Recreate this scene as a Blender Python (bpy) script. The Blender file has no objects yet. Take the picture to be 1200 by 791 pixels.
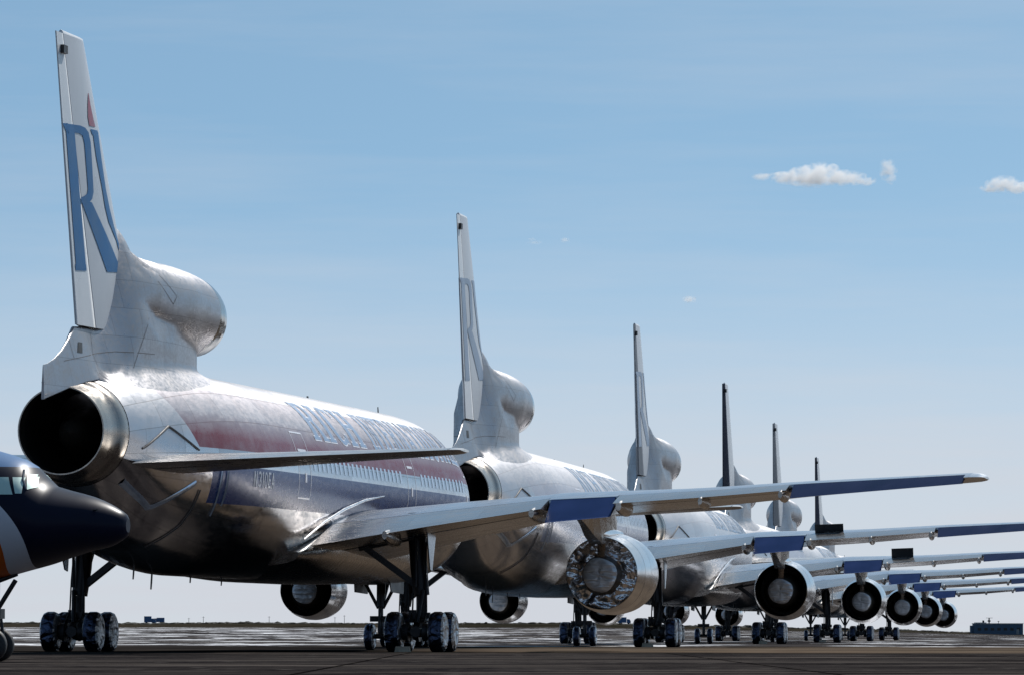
import bpy, math, random
from mathutils import Vector, noise
random.seed(7)
D = bpy.data; C = bpy.context.scene.collection; SC = bpy.context.scene
pi = math.pi; sin = math.sin; cos = math.cos; rad = math.radians

# ------------------------------------------------------------------ helpers
def lerp(a, b, t): return a + (b - a) * t
def clamp(x, a=0.0, b=1.0): return max(a, min(b, x))
def interp(tab, x):
    if x <= tab[0][0]: return tab[0][1]
    for (a, va), (b, vb) in zip(tab, tab[1:]):
        if x <= b: return lerp(va, vb, (x - a) / (b - a))
    return tab[-1][1]
def smooth_interp(tab, x):            # Catmull-Rom through the table
    n = len(tab)
    if x <= tab[0][0]: return tab[0][1]
    if x >= tab[-1][0]: return tab[-1][1]
    for i in range(n - 1):
        if x <= tab[i + 1][0]:
            x0, y0 = tab[i]; x1, y1 = tab[i + 1]; h = x1 - x0; t = (x - x0) / h
            m0 = (y1 - tab[i - 1][1]) / (x1 - tab[i - 1][0]) if i > 0 else (y1 - y0) / h
            m1 = (tab[i + 2][1] - y0) / (tab[i + 2][0] - x0) if i + 2 < n else (y1 - y0) / h
            return ((2*t**3 - 3*t*t + 1) * y0 + (t**3 - 2*t*t + t) * h * m0
                    + (-2*t**3 + 3*t*t) * y1 + (t**3 - t*t) * h * m1)

class MB:
    def __init__(s): s.v = []; s.f = []; s.m = []; s.sm = []
    def face(s, idx, m=0, sm=True): s.f.append(tuple(idx)); s.m.append(m); s.sm.append(sm)
    def add(s, pts):
        k = len(s.v); s.v.extend(tuple(p) for p in pts); return k
    def loft(s, rings, m=0, closed=True, cap0=False, cap1=False, sm=True, capm=None):
        n = len(rings[0]); b = [s.add(r) for r in rings]
        for i in range(len(rings) - 1):
            for j in range(n if closed else n - 1):
                a = j; c = (j + 1) % n
                s.face((b[i] + a, b[i] + c, b[i + 1] + c, b[i + 1] + a), m, sm)
        cm = m if capm is None else capm
        if cap0: k = s.add(rings[0]); s.face([k + j for j in range(n)][::-1], cm, False)
        if cap1: k = s.add(rings[-1]); s.face([k + j for j in range(n)], cm, False)
    def box(s, x0, x1, y0, y1, z0, z1, m=0):
        s.hexa([(x0,y0,z0),(x1,y0,z0),(x1,y1,z0),(x0,y1,z0),(x0,y0,z1),(x1,y0,z1),(x1,y1,z1),(x0,y1,z1)], m)
    def hexa(s, p, m=0):
        for q in ((3,2,1,0),(4,5,6,7),(0,1,5,4),(1,2,6,5),(2,3,7,6),(3,0,4,7)):
            k = s.add([p[i] for i in q]); s.face((k,k+1,k+2,k+3), m, False)
    def tube(s, path, r, n=12, m=0, cap=True):
        rings = []
        for i, p in enumerate(path):
            p = Vector(p)
            d = (Vector(path[min(i+1, len(path)-1)]) - Vector(path[max(i-1, 0)])).normalized()
            u = d.orthogonal().normalized() if abs(d.z) > .95 else d.cross(Vector((0,0,1))).normalized()
            w = d.cross(u); rr = r[i] if isinstance(r, (list, tuple)) else r
            rings.append([p + (u * cos(2*pi*j/n) + w * sin(2*pi*j/n)) * rr for j in range(n)])
        s.loft(rings, m, cap0=cap, cap1=cap)
    def beam(s, p, q, w, h, m=0, up=(0,0,1)):
        p = Vector(p); q = Vector(q); d = (q - p).normalized(); u = d.cross(Vector(up)).normalized(); v = u.cross(d)
        c = [(-1,-1),(1,-1),(1,1),(-1,1)]
        s.hexa([p + u*a*w/2 + v*b*h/2 for a,b in c] + [q + u*a*w/2 + v*b*h/2 for a,b in c], m)
    def lathe_y(s, prof, cx, cz, y_of, n=40, m=0, ms=None):   # prof: (station, radius); axis along the fuselage
        rings = [[(cx + r*cos(2*pi*j/n), y_of(st), cz + r*sin(2*pi*j/n)) for j in range(n)] for st, r in prof]
        if ms is None: s.loft(rings, m)
        else:
            for i in range(len(rings) - 1): s.loft(rings[i:i+2], ms[i])
    def lathe_x(s, prof, c, n=28, ms=None):                   # prof: (x offset, radius); axis across
        rings = [[(c[0] + dx, c[1] + r*cos(2*pi*j/n), c[2] + r*sin(2*pi*j/n)) for j in range(n)] for dx, r in prof]
        for i in range(len(rings) - 1): s.loft(rings[i:i+2], ms[i] if ms else 0)
    def sheet(s, fn, nu, nv, m=0, sm=True):
        k = s.add([fn(i / nu, j / nv) for i in range(nu + 1) for j in range(nv + 1)])
        for i in range(nu):
            for j in range(nv):
                a = k + i*(nv+1) + j; s.face((a, a+1, a+nv+2, a+nv+1), m, sm)
    def mesh(s, name, mats):
        me = D.meshes.new(name); me.from_pydata(s.v, [], s.f)
        for mt in mats: me.materials.append(mt)
        me.polygons.foreach_set('material_index', s.m); me.polygons.foreach_set('use_smooth', s.sm)
        me.validate(); me.update()
        return me
    def build(s, name, mats, parent=None, fix=True, merge=False):
        if not isinstance(mats, (list, tuple)): mats = [mats]
        me = s.mesh(name, mats)
        import bmesh
        bm = bmesh.new(); bm.from_mesh(me)
        if merge: bmesh.ops.remove_doubles(bm, verts=bm.verts, dist=1e-4)
        if fix: bmesh.ops.recalc_face_normals(bm, faces=bm.faces)
        bm.to_mesh(me); bm.free()
        o = D.objects.new(name, me); C.objects.link(o)
        if parent: o.parent = parent
        return o
def tag(o, label=None, cat=None, group=None, kind=None):
    for k, v in (('label', label), ('category', cat), ('group', group), ('kind', kind)):
        if v: o[k] = v
    return o
def empty(name, loc, rz=0):
    o = D.objects.new(name, None); C.objects.link(o); o.location = loc; o.rotation_euler = (0, 0, rz); o.empty_display_size = .5
    return o

# ------------------------------------------------------------------ materials
class NT:
    def __init__(s, name):
        s.mat = D.materials.new(name); s.mat.use_nodes = True; s.t = s.mat.node_tree; s.t.nodes.clear()
        s.out = s.n('ShaderNodeOutputMaterial'); s.b = s.n('ShaderNodeBsdfPrincipled'); s.l(s.b.outputs[0], s.out.inputs[0])
    def n(s, typ, **kw):
        x = s.t.nodes.new(typ)
        for k, v in kw.items(): setattr(x, k, v)
        return x
    def l(s, a, b): s.t.links.new(a, b)
    def val(s, sock, v):
        if hasattr(v, 'node'): s.l(v, sock)
        else: sock.default_value = v
    def math(s, op, a, b=None, c=None, cl=False):
        x = s.n('ShaderNodeMath', operation=op, use_clamp=cl); s.val(x.inputs[0], a)
        if b is not None: s.val(x.inputs[1], b)
        if c is not None: s.val(x.inputs[2], c)
        return x.outputs[0]
    def mix(s, f, a, b, bt='MIX'):
        x = s.n('ShaderNodeMix', data_type='RGBA', blend_type=bt); s.val(x.inputs[0], f)
        for sock, v in ((x.inputs[6], a), (x.inputs[7], b)):
            if hasattr(v, 'node'): s.l(v, sock)
            else: sock.default_value = (*v, 1) if len(v) == 3 else v
        return x.outputs[2]
    def mixf(s, f, a, b):
        x = s.n('ShaderNodeMix', data_type='FLOAT'); s.val(x.inputs[0], f); s.val(x.inputs[2], a); s.val(x.inputs[3], b); return x.outputs[0]
    def obj(s):
        x = s.n('ShaderNodeTexCoord'); return x.outputs['Object']
    def mapv(s, v, scale=(1,1,1), loc=(0,0,0)):
        x = s.n('ShaderNodeMapping'); s.l(v, x.inputs[0]); x.inputs['Scale'].default_value = scale; x.inputs['Location'].default_value = loc; return x.outputs[0]
    def noise(s, v, scale, detail=4, rough=.55, dist=0):
        x = s.n('ShaderNodeTexNoise'); s.l(v, x.inputs['Vector']); x.inputs['Scale'].default_value = scale
        x.inputs['Detail'].default_value = detail; x.inputs['Roughness'].default_value = rough; x.inputs['Distortion'].default_value = dist; return x.outputs[0]
    def ramp(s, f, pts):
        x = s.n('ShaderNodeValToRGB'); s.l(f, x.inputs[0]); e = x.color_ramp.elements
        while len(e) < len(pts): e.new(.5)
        for el, (p, c) in zip(e, pts): el.position = p; el.color = (*c, 1) if isinstance(c, tuple) else (c, c, c, 1)
        return x.outputs[0]
    def rng(s, v, a, b, c=0., d=1.):
        x = s.n('ShaderNodeMapRange'); s.val(x.inputs[0], v)
        for i, q in enumerate((a, b, c, d)): x.inputs[i+1].default_value = q
        return x.outputs[0]
    def bump(s, h, strength, dist=.02):
        x = s.n('ShaderNodeBump'); s.l(h, x.inputs['Height']); x.inputs['Strength'].default_value = strength; x.inputs['Distance'].default_value = dist
        s.l(x.outputs[0], s.b.inputs['Normal']); return x
    def set(s, color=None, rough=None, metal=None, spec=None, coat=None):
        for k, v in (('Base Color', color), ('Roughness', rough), ('Metallic', metal), ('Specular IOR Level', spec), ('Coat Weight', coat)):
            if v is None: continue
            if isinstance(v, tuple) and len(v) == 3: v = (*v, 1)
            s.val(s.b.inputs[k], v)

def simple(name, col, rough=.5, metal=0., var=.15, scale=1.5, bump=0., bscale=20, spec=None, streak=(1,1,1)):
    m = NT(name); v = m.obj()
    n = m.noise(m.mapv(v, streak), scale, 5, .6)
    f = m.rng(n, .3, .7)
    m.set(m.mix(f, tuple(c*(1-var) for c in col), tuple(min(1, c*(1+var*.6)) for c in col)), m.rng(n, .3, .7, rough*.8, rough*1.2), metal, spec)
    if bump: m.bump(m.noise(v, bscale, 3), bump, .02)
    return m.mat

def metal_sheet(name, col=(.70,.70,.72), rough=.24, plane='xy', pw=1.6, ph=.7, streak=(1,1,1), wave=.10, dirt=.25, metal=1.0):
    m = NT(name); v = m.obj()
    sep = m.n('ShaderNodeSeparateXYZ'); m.l(v, sep.inputs[0]); X, Y, Z = sep.outputs
    a, b = {'xy': (X, Y), 'yz': (Y, Z), 'xz': (X, Z)}[plane]
    cmb = m.n('ShaderNodeCombineXYZ'); m.l(a, cmb.inputs[0]); m.l(b, cmb.inputs[1])
    br = m.n('ShaderNodeTexBrick'); m.l(cmb.outputs[0], br.inputs['Vector']); br.inputs['Scale'].default_value = 1
    br.inputs['Brick Width'].default_value = pw; br.inputs['Row Height'].default_value = ph; br.inputs['Mortar Size'].default_value = .006
    br.inputs['Color1'].default_value = (1,1,1,1); br.inputs['Color2'].default_value = (.86,.86,.87,1); br.inputs['Mortar'].default_value = (.45,.45,.45,1)
    n1 = m.noise(m.mapv(v, streak), .9, 6, .65, .6); n2 = m.noise(m.mapv(v, streak), 7, 4, .6)
    c = m.mix(1., col, br.outputs[0], 'MULTIPLY')
    c = m.mix(m.math('MULTIPLY', m.rng(n1, .45, .75), dirt), c, (.30,.28,.26))
    m.set(c, m.math('ADD', m.rng(n2, .3, .7, rough*.7, rough*1.25), m.rng(n1, .4, .8, 0, .10)), metal)
    m.bump(m.noise(m.mapv(v, (1,.35,1)), 2.2, 2), wave, .03)
    return m.mat

def fuselage_paint(name, maroon, blue, strength=1., white=.0):
    """bare metal with a maroon band above and a blue band below the window line"""
    m = NT(name); v = m.obj()
    sep = m.n('ShaderNodeSeparateXYZ'); m.l(v, sep.inputs[0]); X, Y, Z = sep.outputs
    S = m.math('SUBTRACT', 29.25, Y)
    lt = lambda a, b: m.math('LESS_THAN', a, b)
    gt = lambda a, b: m.math('GREATER_THAN', a, b)
    mul = lambda *q: q[0] if len(q) == 1 else m.math('MULTIPLY', q[0], mul(*q[1:]))
    n1 = m.noise(v, .8, 6, .65, .8); n2 = m.noise(m.mapv(v, (1,.3,1)), 6, 5, .65)
    ang = m.math('ARCTAN2', X, m.math('SUBTRACT', Z, 5.22))
    cmb = m.n('ShaderNodeCombineXYZ'); m.l(Y, cmb.inputs[0]); m.l(m.math('MULTIPLY', ang, 3), cmb.inputs[1])
    br = m.n('ShaderNodeTexBrick'); m.l(cmb.outputs[0], br.inputs['Vector']); br.inputs['Scale'].default_value = 1
    br.inputs['Brick Width'].default_value = 2.6; br.inputs['Row Height'].default_value = 1.05; br.inputs['Mortar Size'].default_value = .016
    br.inputs['Color1'].default_value = (1,1,1,1); br.inputs['Color2'].default_value = (.76,.76,.78,1); br.inputs['Mortar'].default_value = (.5,.5,.5,1)
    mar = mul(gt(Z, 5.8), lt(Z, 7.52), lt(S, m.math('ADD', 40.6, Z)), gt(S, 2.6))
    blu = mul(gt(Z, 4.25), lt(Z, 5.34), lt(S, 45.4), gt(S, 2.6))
    mar = m.math('MULTIPLY', m.math('MULTIPLY', mar, m.math('ADD', m.rng(m.math('ADD', Z, m.math('MULTIPLY', n2, .5)), 6.42, 7.1, 1., .16), 0)), m.rng(n1, .2, .55, .8*strength, strength)); blu = m.math('MULTIPLY', blu, strength)  # maroon fades upwards: sun glare on the upper side painted into the colour
    metal = m.mix(1., (.70,.70,.73), br.outputs[0], 'MULTIPLY')
    metal = m.mix(m.math('MULTIPLY', m.rng(n1, .5, .8), .35), metal, (.34,.32,.31))
    if white: metal = m.mix(white, metal, (.74,.75,.80))
    metal = m.mix(1., metal, m.ramp(m.rng(Z, 2.2, 8.3), [(0,.15),(.11,.24),(.19,.85),(.42,1.0),(.58,.74),(.74,.72),(.90,.52),(1,.34)]), 'MULTIPLY')  # dark belly reflection, bright flank and dimmed crown glare put into the metal colour
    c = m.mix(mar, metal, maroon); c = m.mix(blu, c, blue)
    pm = m.math('MAXIMUM', mar, blu)
    m.set(c, m.mixf(pm, m.math('ADD', m.math('ADD', m.math('ADD', m.rng(n2, .35, .65, .12, .23), m.rng(br.outputs[1], 0, 1, 0, .02)), m.rng(Z, 5.2, 6.6, 0, .27)), .10*white), m.rng(n2, .3, .7, .22, .34)), m.mixf(pm, 1.0 - .5*white, .12), m.mixf(pm, .5, .10))
    wv = m.math('ADD', m.noise(m.mapv(v, (1,.45,1)), 1.7, 3, .6), m.math('MULTIPLY', m.noise(m.mapv(v, (1,1.6,.4)), 5., 2, .5), .18))
    m.bump(wv, .26, .03)
    return m.mat

def foil(name, col, scale=5, strength=.9, rough=.18, st=(1,1,1), metal=1.0):
    m = NT(name); v = m.mapv(m.obj(), st)
    n = m.noise(v, scale, 3, .5, 1.6); vo = m.n('ShaderNodeTexVoronoi', feature='DISTANCE_TO_EDGE'); m.l(v, vo.inputs['Vector']); vo.inputs['Scale'].default_value = scale*.8
    h = m.math('ADD', n, m.math('MULTIPLY', m.rng(vo.outputs['Distance'], 0, .35), .6))
    m.set(m.mix(m.rng(n, .35, .65), tuple(c*.75 for c in col), col), rough, metal); m.bump(h, strength, .12)
    return m.mat

M = {}
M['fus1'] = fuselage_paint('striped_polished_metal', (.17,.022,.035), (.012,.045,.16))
M['fus2'] = fuselage_paint('faded_striped_metal', (.40,.36,.42), (.05,.10,.24), .55, .30)
M['fus3'] = fuselage_paint('plain_polished_metal', (.6,.6,.62), (.3,.34,.4), .3, .35)
M['wing'] = metal_sheet('wing_skin', (.62,.62,.64), .24, 'xy', 2.4, .9, (.35,1,1))
M['flap'] = metal_sheet('flap_skin', (.50,.47,.44), .24, 'xy', 2.2, 1.4, (.35,1,1), dirt=.35)
M['tailmetal'] = metal_sheet('tail_skin', (.36,.35,.365), .37, 'yz', 1.3, .8, (1,1,1.6), .16, .5)
M['stab'] = metal_sheet('tailplane_skin', (.66,.62,.58), .28, 'xy', 1.8, 1.0, (.4,1,1))
M['cowl'] = metal_sheet('cowl_metal', (.72,.71,.71), .17, 'yz', 1.15, 5, (1,.5,1), .06, .18)
M['lip'] = simple('polished_lip', (.34,.33,.31), .14, 1., .2)
M['nozzle'] = metal_sheet('heat_stained_metal', (.40,.36,.32), .26, 'yz', .7, 9, (1,.4,1), .08, .5)
M['soot'] = simple('sooty_duct', (.014,.013,.013), .6, .2)
M['core'] = simple('dark_core_metal', (.075,.065,.055), .45, .6)
M['bluedark'] = simple('dark_blue_control_surface', (.007,.024,.085), .5, 0., .2, 1.0, spec=.06)
M['finwhite'] = simple('fin_white_paint', (.60,.62,.65), .32, 0., .12, .7, streak=(1,1,.4))
M['rudder'] = simple('rudder_white_paint', (.72,.74,.76), .30, 0., .10, .7)
M['rudderdark'] = simple('rudder_dark_blue_paint', (.018,.026,.05), .6, 0., .2, spec=.03)
M['ruddergrey'] = simple('rudder_grey_paint', (.16,.18,.21), .5, 0., .2, spec=.1)
M['logoblue'] = simple('logo_blue_paint', (.032,.155,.36), .45, 0., .15, spec=.2)
M['logofade'] = simple('faded_logo_paint', (.26,.34,.46), .38, 0., .15)
M['logored'] = simple('flame_maroon_paint', (.33,.06,.09), .38, 0., .25, 3)
M['titlewhite'] = simple('title_white_paint', (.78,.77,.82), .35, .1, .1)
M['reg'] = simple('faded_registration_paint', (.44,.48,.56), .4, .1, .2)
M['titleblue'] = simple('title_blue_paint', (.24,.34,.49), .40, .1, .15, spec=.3)
M['titlegrey'] = simple('title_grey_blue_paint', (.22,.32,.46), .35, .2, .15)
M['blue'] = simple('blue_control_surface', (.012,.045,.165), .5, 0., .2, 1.0, spec=.08)
M['pane'] = simple('cabin_pane', (.50,.60,.74), .3, .2, .1)
M['gear'] = simple('gear_steel', (.03,.03,.034), .45, .5, .3)
M['door'] = simple('gear_door_metal', (.45,.55,.65), .22, 1., .1)
M['tyre'] = simple('tyre_rubber', (.018,.018,.02), .6, 0, .3)
M['tyrewrap'] = foil('blue_tyre_wrap', (.075,.095,.16), 2.6, .9, .30)
M['wheelwrap'] = foil('silver_wheel_wrap', (.52,.53,.56), 2.6, .9, .34)
M['foilcap'] = foil('silver_foil', (.74,.77,.82), 2.2, .5, .36, (.45,1,3), .45)
M['foilann'] = foil('crinkled_foil_cover', (.74,.75,.80), 1.0, .75, .20)
M['dark'] = simple('dark_detail', (.02,.02,.022), .5)
M['trim'] = simple('blue_white_trim', (.55,.66,.82), .2, .7, .2, 4)
M['seam'] = simple('seam_line', (.10,.09,.09), .6)
M['chock'] = simple('chock_wood', (.42,.36,.28), .8, 0, .3, 4)

# ------------------------------------------------------------------ airliner geometry (station s from nose, r to the right, z up)
S0 = 29.25
def L(s, r, z): return (r, S0 - s, z)
yof = lambda s: S0 - s
TOP = [(0,4.45),(.3,4.98),(1,5.55),(2.2,6.2),(3.2,6.85),(4.4,7.45),(6,7.88),(8,8.12),(10,8.195),(40,8.195),(44,8.19),(47,8.02),(49,7.82),(50.3,7.66),(51.15,7.50)]
BOT = [(0,4.35),(.3,3.85),(1,3.42),(2.2,2.98),(3.2,2.75),(4.4,2.52),(6,2.36),(8,2.27),(10,2.245),(40,2.245),(42,2.31),(44,2.47),(46,2.68),(48,2.95),(49.2,3.35),(50.2,3.98),(51.15,4.56)]
HWD = [(0,.05),(.3,.6),(1,1.12),(2.2,1.75),(3.2,2.16),(4.4,2.5),(6,2.78),(8,2.94),(10,2.975),(39,2.975),(42,2.86),(44,2.68),(46,2.42),(48,2.1),(49.5,1.80),(51.15,1.47)]
def fus_r(s, z):
    t = smooth_interp(TOP, s); b = smooth_interp(BOT, s); zc = (t+b)/2; q = (z - zc)/((t-b)/2)
    return smooth_interp(HWD, s) * math.sqrt(max(0., 1 - q*q))
def fus_pt(s, a, off=0., side=1):      # a: angle from the crown
    t = smooth_interp(TOP, s); b = smooth_interp(BOT, s); w = smooth_interp(HWD, s)
    return L(s, side*(w+off)*sin(a), (t+b)/2 + ((t-b)/2+off)*cos(a))
def fus_z(s, z, off=0., side=1):
    t = smooth_interp(TOP, s); b = smooth_interp(BOT, s)
    return fus_pt(s, math.acos(clamp((z-(t+b)/2)/((t-b)/2), -1, 1)), off, side)

FTE = lambda z: 51.8 + (z - 8.94)*.2663
FLE = lambda z: 50.9 - (16.85 - z)*.765
FHG = lambda z: 49.95 + (z - 9.0)*.416
def fin_t(s, z):
    c = FTE(z) - FLE(z); x = clamp((s - FLE(z))/c, 0, 1); th = lerp(.105, .085, clamp((z-9)/8))
    return max(.012, 5*th*c*(.2969*math.sqrt(x) - .126*x - .3516*x*x + .2843*x**3 - .1036*x**4))

def build_fuselage(root):
    mb = MB(); st = [0,.12,.3,.6,1,1.6,2.2,2.8,3.4,4,4.8,5.6,6.5,7.5,8.5,10] + [10+i for i in range(1,30)] + [39.5+.5*i for i in range(1,24)] + [51.15]
    n = 72
    mb.loft([[fus_pt(s, 2*pi*j/n) for j in range(n)] for s in st], cap0=True)
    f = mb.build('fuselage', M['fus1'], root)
    # wing to body fairing
    mb = MB(); st = [(15.5,.05),(16.5,.45),(18,.8),(20,1),(27,1),(29.5,.88),(31.2,.6),(32.4,.3),(33.4,.04)]
    rings = []
    for s, k in st:
        zt = 4.0; zb = lerp(2.6, 2.16, k); w = lerp(2.4, 3.2, k); zc = lerp(3.0, 3.25, k); rz = (zc - zb)
        rings.append([L(s, w*math.copysign(abs(cos(a))**.7, cos(a)), zc + (rz if sin(a) < 0 else .9*k+.05)*math.copysign(abs(sin(a))**.7, sin(a))) for a in [2*pi*j/40 for j in range(40)]])
    mb.loft(rings, cap0=True, cap1=True)
    mb.build('wing_fairing', M['flap'], root)
    # doors: thin raised outlines that follow the skin
    for side in (1, -1):
        for s0, s1, z0, z1 in ((34.2,35.9,4.62,6.6),(17.1,18.5,4.62,6.6),(6.2,7.3,4.62,6.6)):
            mb = MB()
            def strip(a, b):
                mb.sheet(lambda u, v: fus_z(lerp(a[0], b[0], u) + (v-.5)*(.05 if a[0] == b[0] else 0), lerp(a[1], b[1], u) + (v-.5)*(.05 if a[1] == b[1] else 0), .006, side), 8, 1)
            strip((s0,z0),(s0,z1)); strip((s1,z0),(s1,z1)); strip((s0,z0),(s1,z0)); strip((s0,z1),(s1,z1))
            mb.sheet(lambda u, v: fus_z(lerp(s0+.25, s1-.25, u), lerp(6.02, 6.10, v), .008, side), 3, 2)
            mb.sheet(lambda u, v: fus_z(lerp(s0+.62, s0+.86, u), lerp(5.1, 5.38, v), .008, side), 2, 2)
            mb.build('cabin_door', M['titlewhite'], f, fix=False)
        # cabin windows
        k = 0
        for a, b in ((19.7,33.6),(8.0,16.4)):
            s = a
            while s < b:
                mb = MB(); mb.sheet(lambda u, v: fus_z(s + (u-.5)*.30, 5.68 + (v-.5)*.40, .006, side), 2, 4)
                mb.build('cabin_window', M['pane'], f, fix=False); s += .66
    # tailplane root plate edges and service lines on the rear flank
    for side in (1, -1):
        def rail(pts, wd, mt, nm):
            mb = MB(); n = 24; seg = [math.hypot(b[0]-a[0], b[1]-a[1]) for a, b in zip(pts, pts[1:])]; tot = sum(seg)
            def at(u):
                d = u*tot
                for (a, b), q in zip(zip(pts, pts[1:]), seg):
                    if d <= q + 1e-6: return lerp(a[0], b[0], d/q), lerp(a[1], b[1], d/q)
                    d -= q
                return pts[-1]
            def f2(u, v):
                p = at(u); q = at(min(1, u+.03)); r_ = at(max(0, u-.03)); dx, dz = q[0]-r_[0], q[1]-r_[1]; ll = math.hypot(dx, dz) or 1
                return fus_z(p[0] - dz/ll*(v-.5)*wd, p[1] + dx/ll*(v-.5)*wd, .05 - .04*abs(2*v-1), side)
            mb.sheet(f2, n, 2); mb.build(nm, mt, f, fix=False)
        rail([(50.6,4.72),(48.9,4.02),(46.6,4.78)], .16, M['trim'], 'tailplane_seal')
        rail([(50.3,5.62),(48.4,6.3),(46.5,5.7)], .07, M['seam'], 'tailplane_seal')
        rail([(44.7,3.9),(44.75,4.6),(44.7,5.2)], .05, M['trim'], 'service_line'); rail([(44.2,4.2),(44.2,5.2)], .04, M['trim'], 'service_line')
        rail([(47.0,3.0),(46.4,3.6),(46.2,4.6)], .03, M['seam'], 'service_line')
    # cockpit panes
    mb = MB()
    for side in (1, -1):
        for s0, s1, a0, a1 in ((2.35,3.15,.08,.52),(2.45,3.3,.58,.95),(2.75,3.7,1.0,1.28)):
            mb.sheet(lambda u, v: fus_pt(lerp(s0, s1, u), lerp(a0, a1, v), .006, side), 3, 3)
    mb.build('cockpit_windscreen', M['dark'], f, fix=False)
    # blade aerials and drain masts
    for s, top, h, ch in ((44.5,False,.42,.14),(42.3,False,.5,.16),(37.4,False,.18,.12),(33.2,False,.22,.1),(20.5,True,.12,.3),(8.5,True,.30,.12)):
        mb = MB(); z = smooth_interp(TOP if top else BOT, s); sg = 1 if top else -1; bk = .28*h
        rings = [[L(s+b+ch*.5*cos(a), .02*sin(a)*k, zz) for a in [2*pi*j/8 for j in range(8)]] for zz, b, k in ((z-.05*sg,0,1),(z+h*.6*sg,bk*.6,1),(z+h*sg,bk,.7))]
        mb.loft(rings, cap0=True, cap1=True); mb.build('blade_antenna', M['dark'], f)
    return f

def build_tail(root):
    # S-duct body that joins pod, fin root and tail cone
    RP = [(38,1.17),(38.8,1.22),(40,1.25),(41.5,1.21),(43,1.09),(44.5,.92),(46,.70),(47.2,.4),(48.2,.06),(50,.02),(55,.02)]
    ZC = [(38,9.93),(39.5,9.95),(41,10.0),(42.5,10.1),(44,10.2),(46,10.3),(48,9.9),(50,8.6),(52,8.2),(55,7.2)]
    CN = [(38.3,.14),(38.5,.32),(39,.52),(40,.76),(42,1.02),(44.5,1.12),(46.5,1.02),(48.5,.80),(50.3,.60),(52,.36),(54,.13),(54.95,.035)]
    ZT = [(38,11.10),(39.5,11.17),(41,11.2),(43,11.2),(44.6,11.22),(45.4,11.32),(46.1,11.58),(46.9,12.0),(47.4,12.0),(47.8,11.5),(48.3,10.7),(49.0,9.6),(49.5,9.12),(49.9,8.98),(51.7,8.9),(52.3,8.52),(53.2,8.08),(54.2,7.80),(54.9,7.71),(55,7.7)]
    ZB = [(37.5,6.5),(49.6,6.5),(50.3,7.0),(50.7,7.5),(51.5,7.42),(53,7.16),(54.95,6.78)]
    FL = [(37.5,.25),(39,.7),(42,.95),(46,.95),(48.5,.7),(50.3,.3),(51,.02),(55,0)]
    def w(s, z):
        r = smooth_interp(RP, s); zc = smooth_interp(ZC, s); zt = interp(ZT, s)
        q = (z - zc)/r; pod = r*math.sqrt(max(0, 1-q*q)) if abs(q) < 1 else 0.
        top = min(zt, zc + .75*r) if s < 44 else zt
        h = .9 if s < 43 else (lerp(.9, 2.7, clamp((s-42.5)/3)) if s < 48.5 else lerp(2.7, 1.3, clamp((s-48.5)/1.4)))
        k = clamp((z - (top-h))/h); sh = lerp(math.sqrt(max(0, 1-k*k)), 1 - .72*k - .28*k**6, clamp((s-42.5)/3))
        if s > 49.2:                                  # tail cone box above the nozzle: straight tapered sides
            t_ = clamp((z - max(7.0, interp(ZB, s)))/max(.3, zt - max(7.0, interp(ZB, s)))); sh = lerp(sh, (1 - .88*t_)*math.sqrt(max(0, 1-clamp((z-zt+.07)/.07)**2)), clamp((s-49.2)/.7))
        col = smooth_interp(CN, s)*sh
        a, b = pod, col; kk = lerp(.34, 1.1, clamp((s-40)/3))*(1 - .95*clamp((s-46)/2.2)); hh = max(kk-abs(a-b), 0)/kk
        out = max(a, b) + hh*hh*kk*.25*(1 if min(a, b) > 0 else 0)
        out = out*math.sqrt(max(0, 1-clamp((z-(zt-.10))/.10)**2)) if 44 < s < 49.2 else out
        if s < 50.7:                                  # fillet that runs out onto the crown of the fuselage
            ft = smooth_interp(TOP, s); fr = fus_r(s, z) if z < ft-.06 else fus_r(s, ft-.06) - (z-ft+.06)*3.4
            fr -= .03; kk = .85*smooth_interp([(37.5,.35),(39,.8),(43,1.),(48,.9),(50.7,.25)], s); hh = max(kk-abs(out-fr), 0)/kk; out = max(out, fr) + hh*hh*kk*.25*clamp(smooth_interp(CN, s)*3)
        return out
    st = [38.3,38.36,38.45,38.6,38.8,39.05,39.4,40,40.7,41.5,42.3,43,43.7,44.4,45,45.6,46.2,46.8,47.4,48,48.5,49,49.3,49.6,49.9,50.2,50.5,50.8,51.2,51.7,52.3,53,53.7,54.4,54.9]
    nz = 60; rings = []
    for s in st:
        zb = interp(ZB, s); zt = interp(ZT, s)
        zs = [lerp(zb, zt, (1-(1-i/nz)**1.35)) for i in range(nz+1)]
        right = [L(s, w(s, z), z) for z in zs]; left = [L(s, -w(s, z), z) for z in zs[::-1]]
        rings.append(right + left)
    mb = MB(); mb.loft(rings, closed=True, cap0=False, cap1=True)
    k = mb.add(rings[0]); n2 = nz+1                        # close the front of the pylon below the pod
    for i in range(nz):
        zc = rings[0][i][2]
        mb.face((k+i, k+i+1, k+2*n2-2-i, k+2*n2-1-i), 0 if zc < 8.85 else 1, False)
    duct = mb.build('intake_duct', [M['tailmetal'], M['soot']], root)
    # intake lip: polished ring with a dark throat, slightly raked
    mb = MB(); n = 48
    prof = [(39.0,1.215),(38.7,1.228),(38.2,1.21),(37.8,1.17),(37.6,1.12),(37.53,1.07),(37.6,1.02),(37.9,.98),(38.4,.97),(39.6,.96)]
    rings = [[L(s - .35*(-r*sin(2*pi*j/n))*.0 + .30*r*sin(2*pi*j/n)*clamp((39-s)/1.4), r*cos(2*pi*j/n), 9.93 + r*sin(2*pi*j/n)) for j in range(n)] for s, r in prof]
    for i in range(len(rings)-1): mb.loft(rings[i:i+2], 0 if i < 7 else 1)
    mb.loft([rings[-1], [L(39.7, 0, 9.93)]*n], 1)
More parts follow.
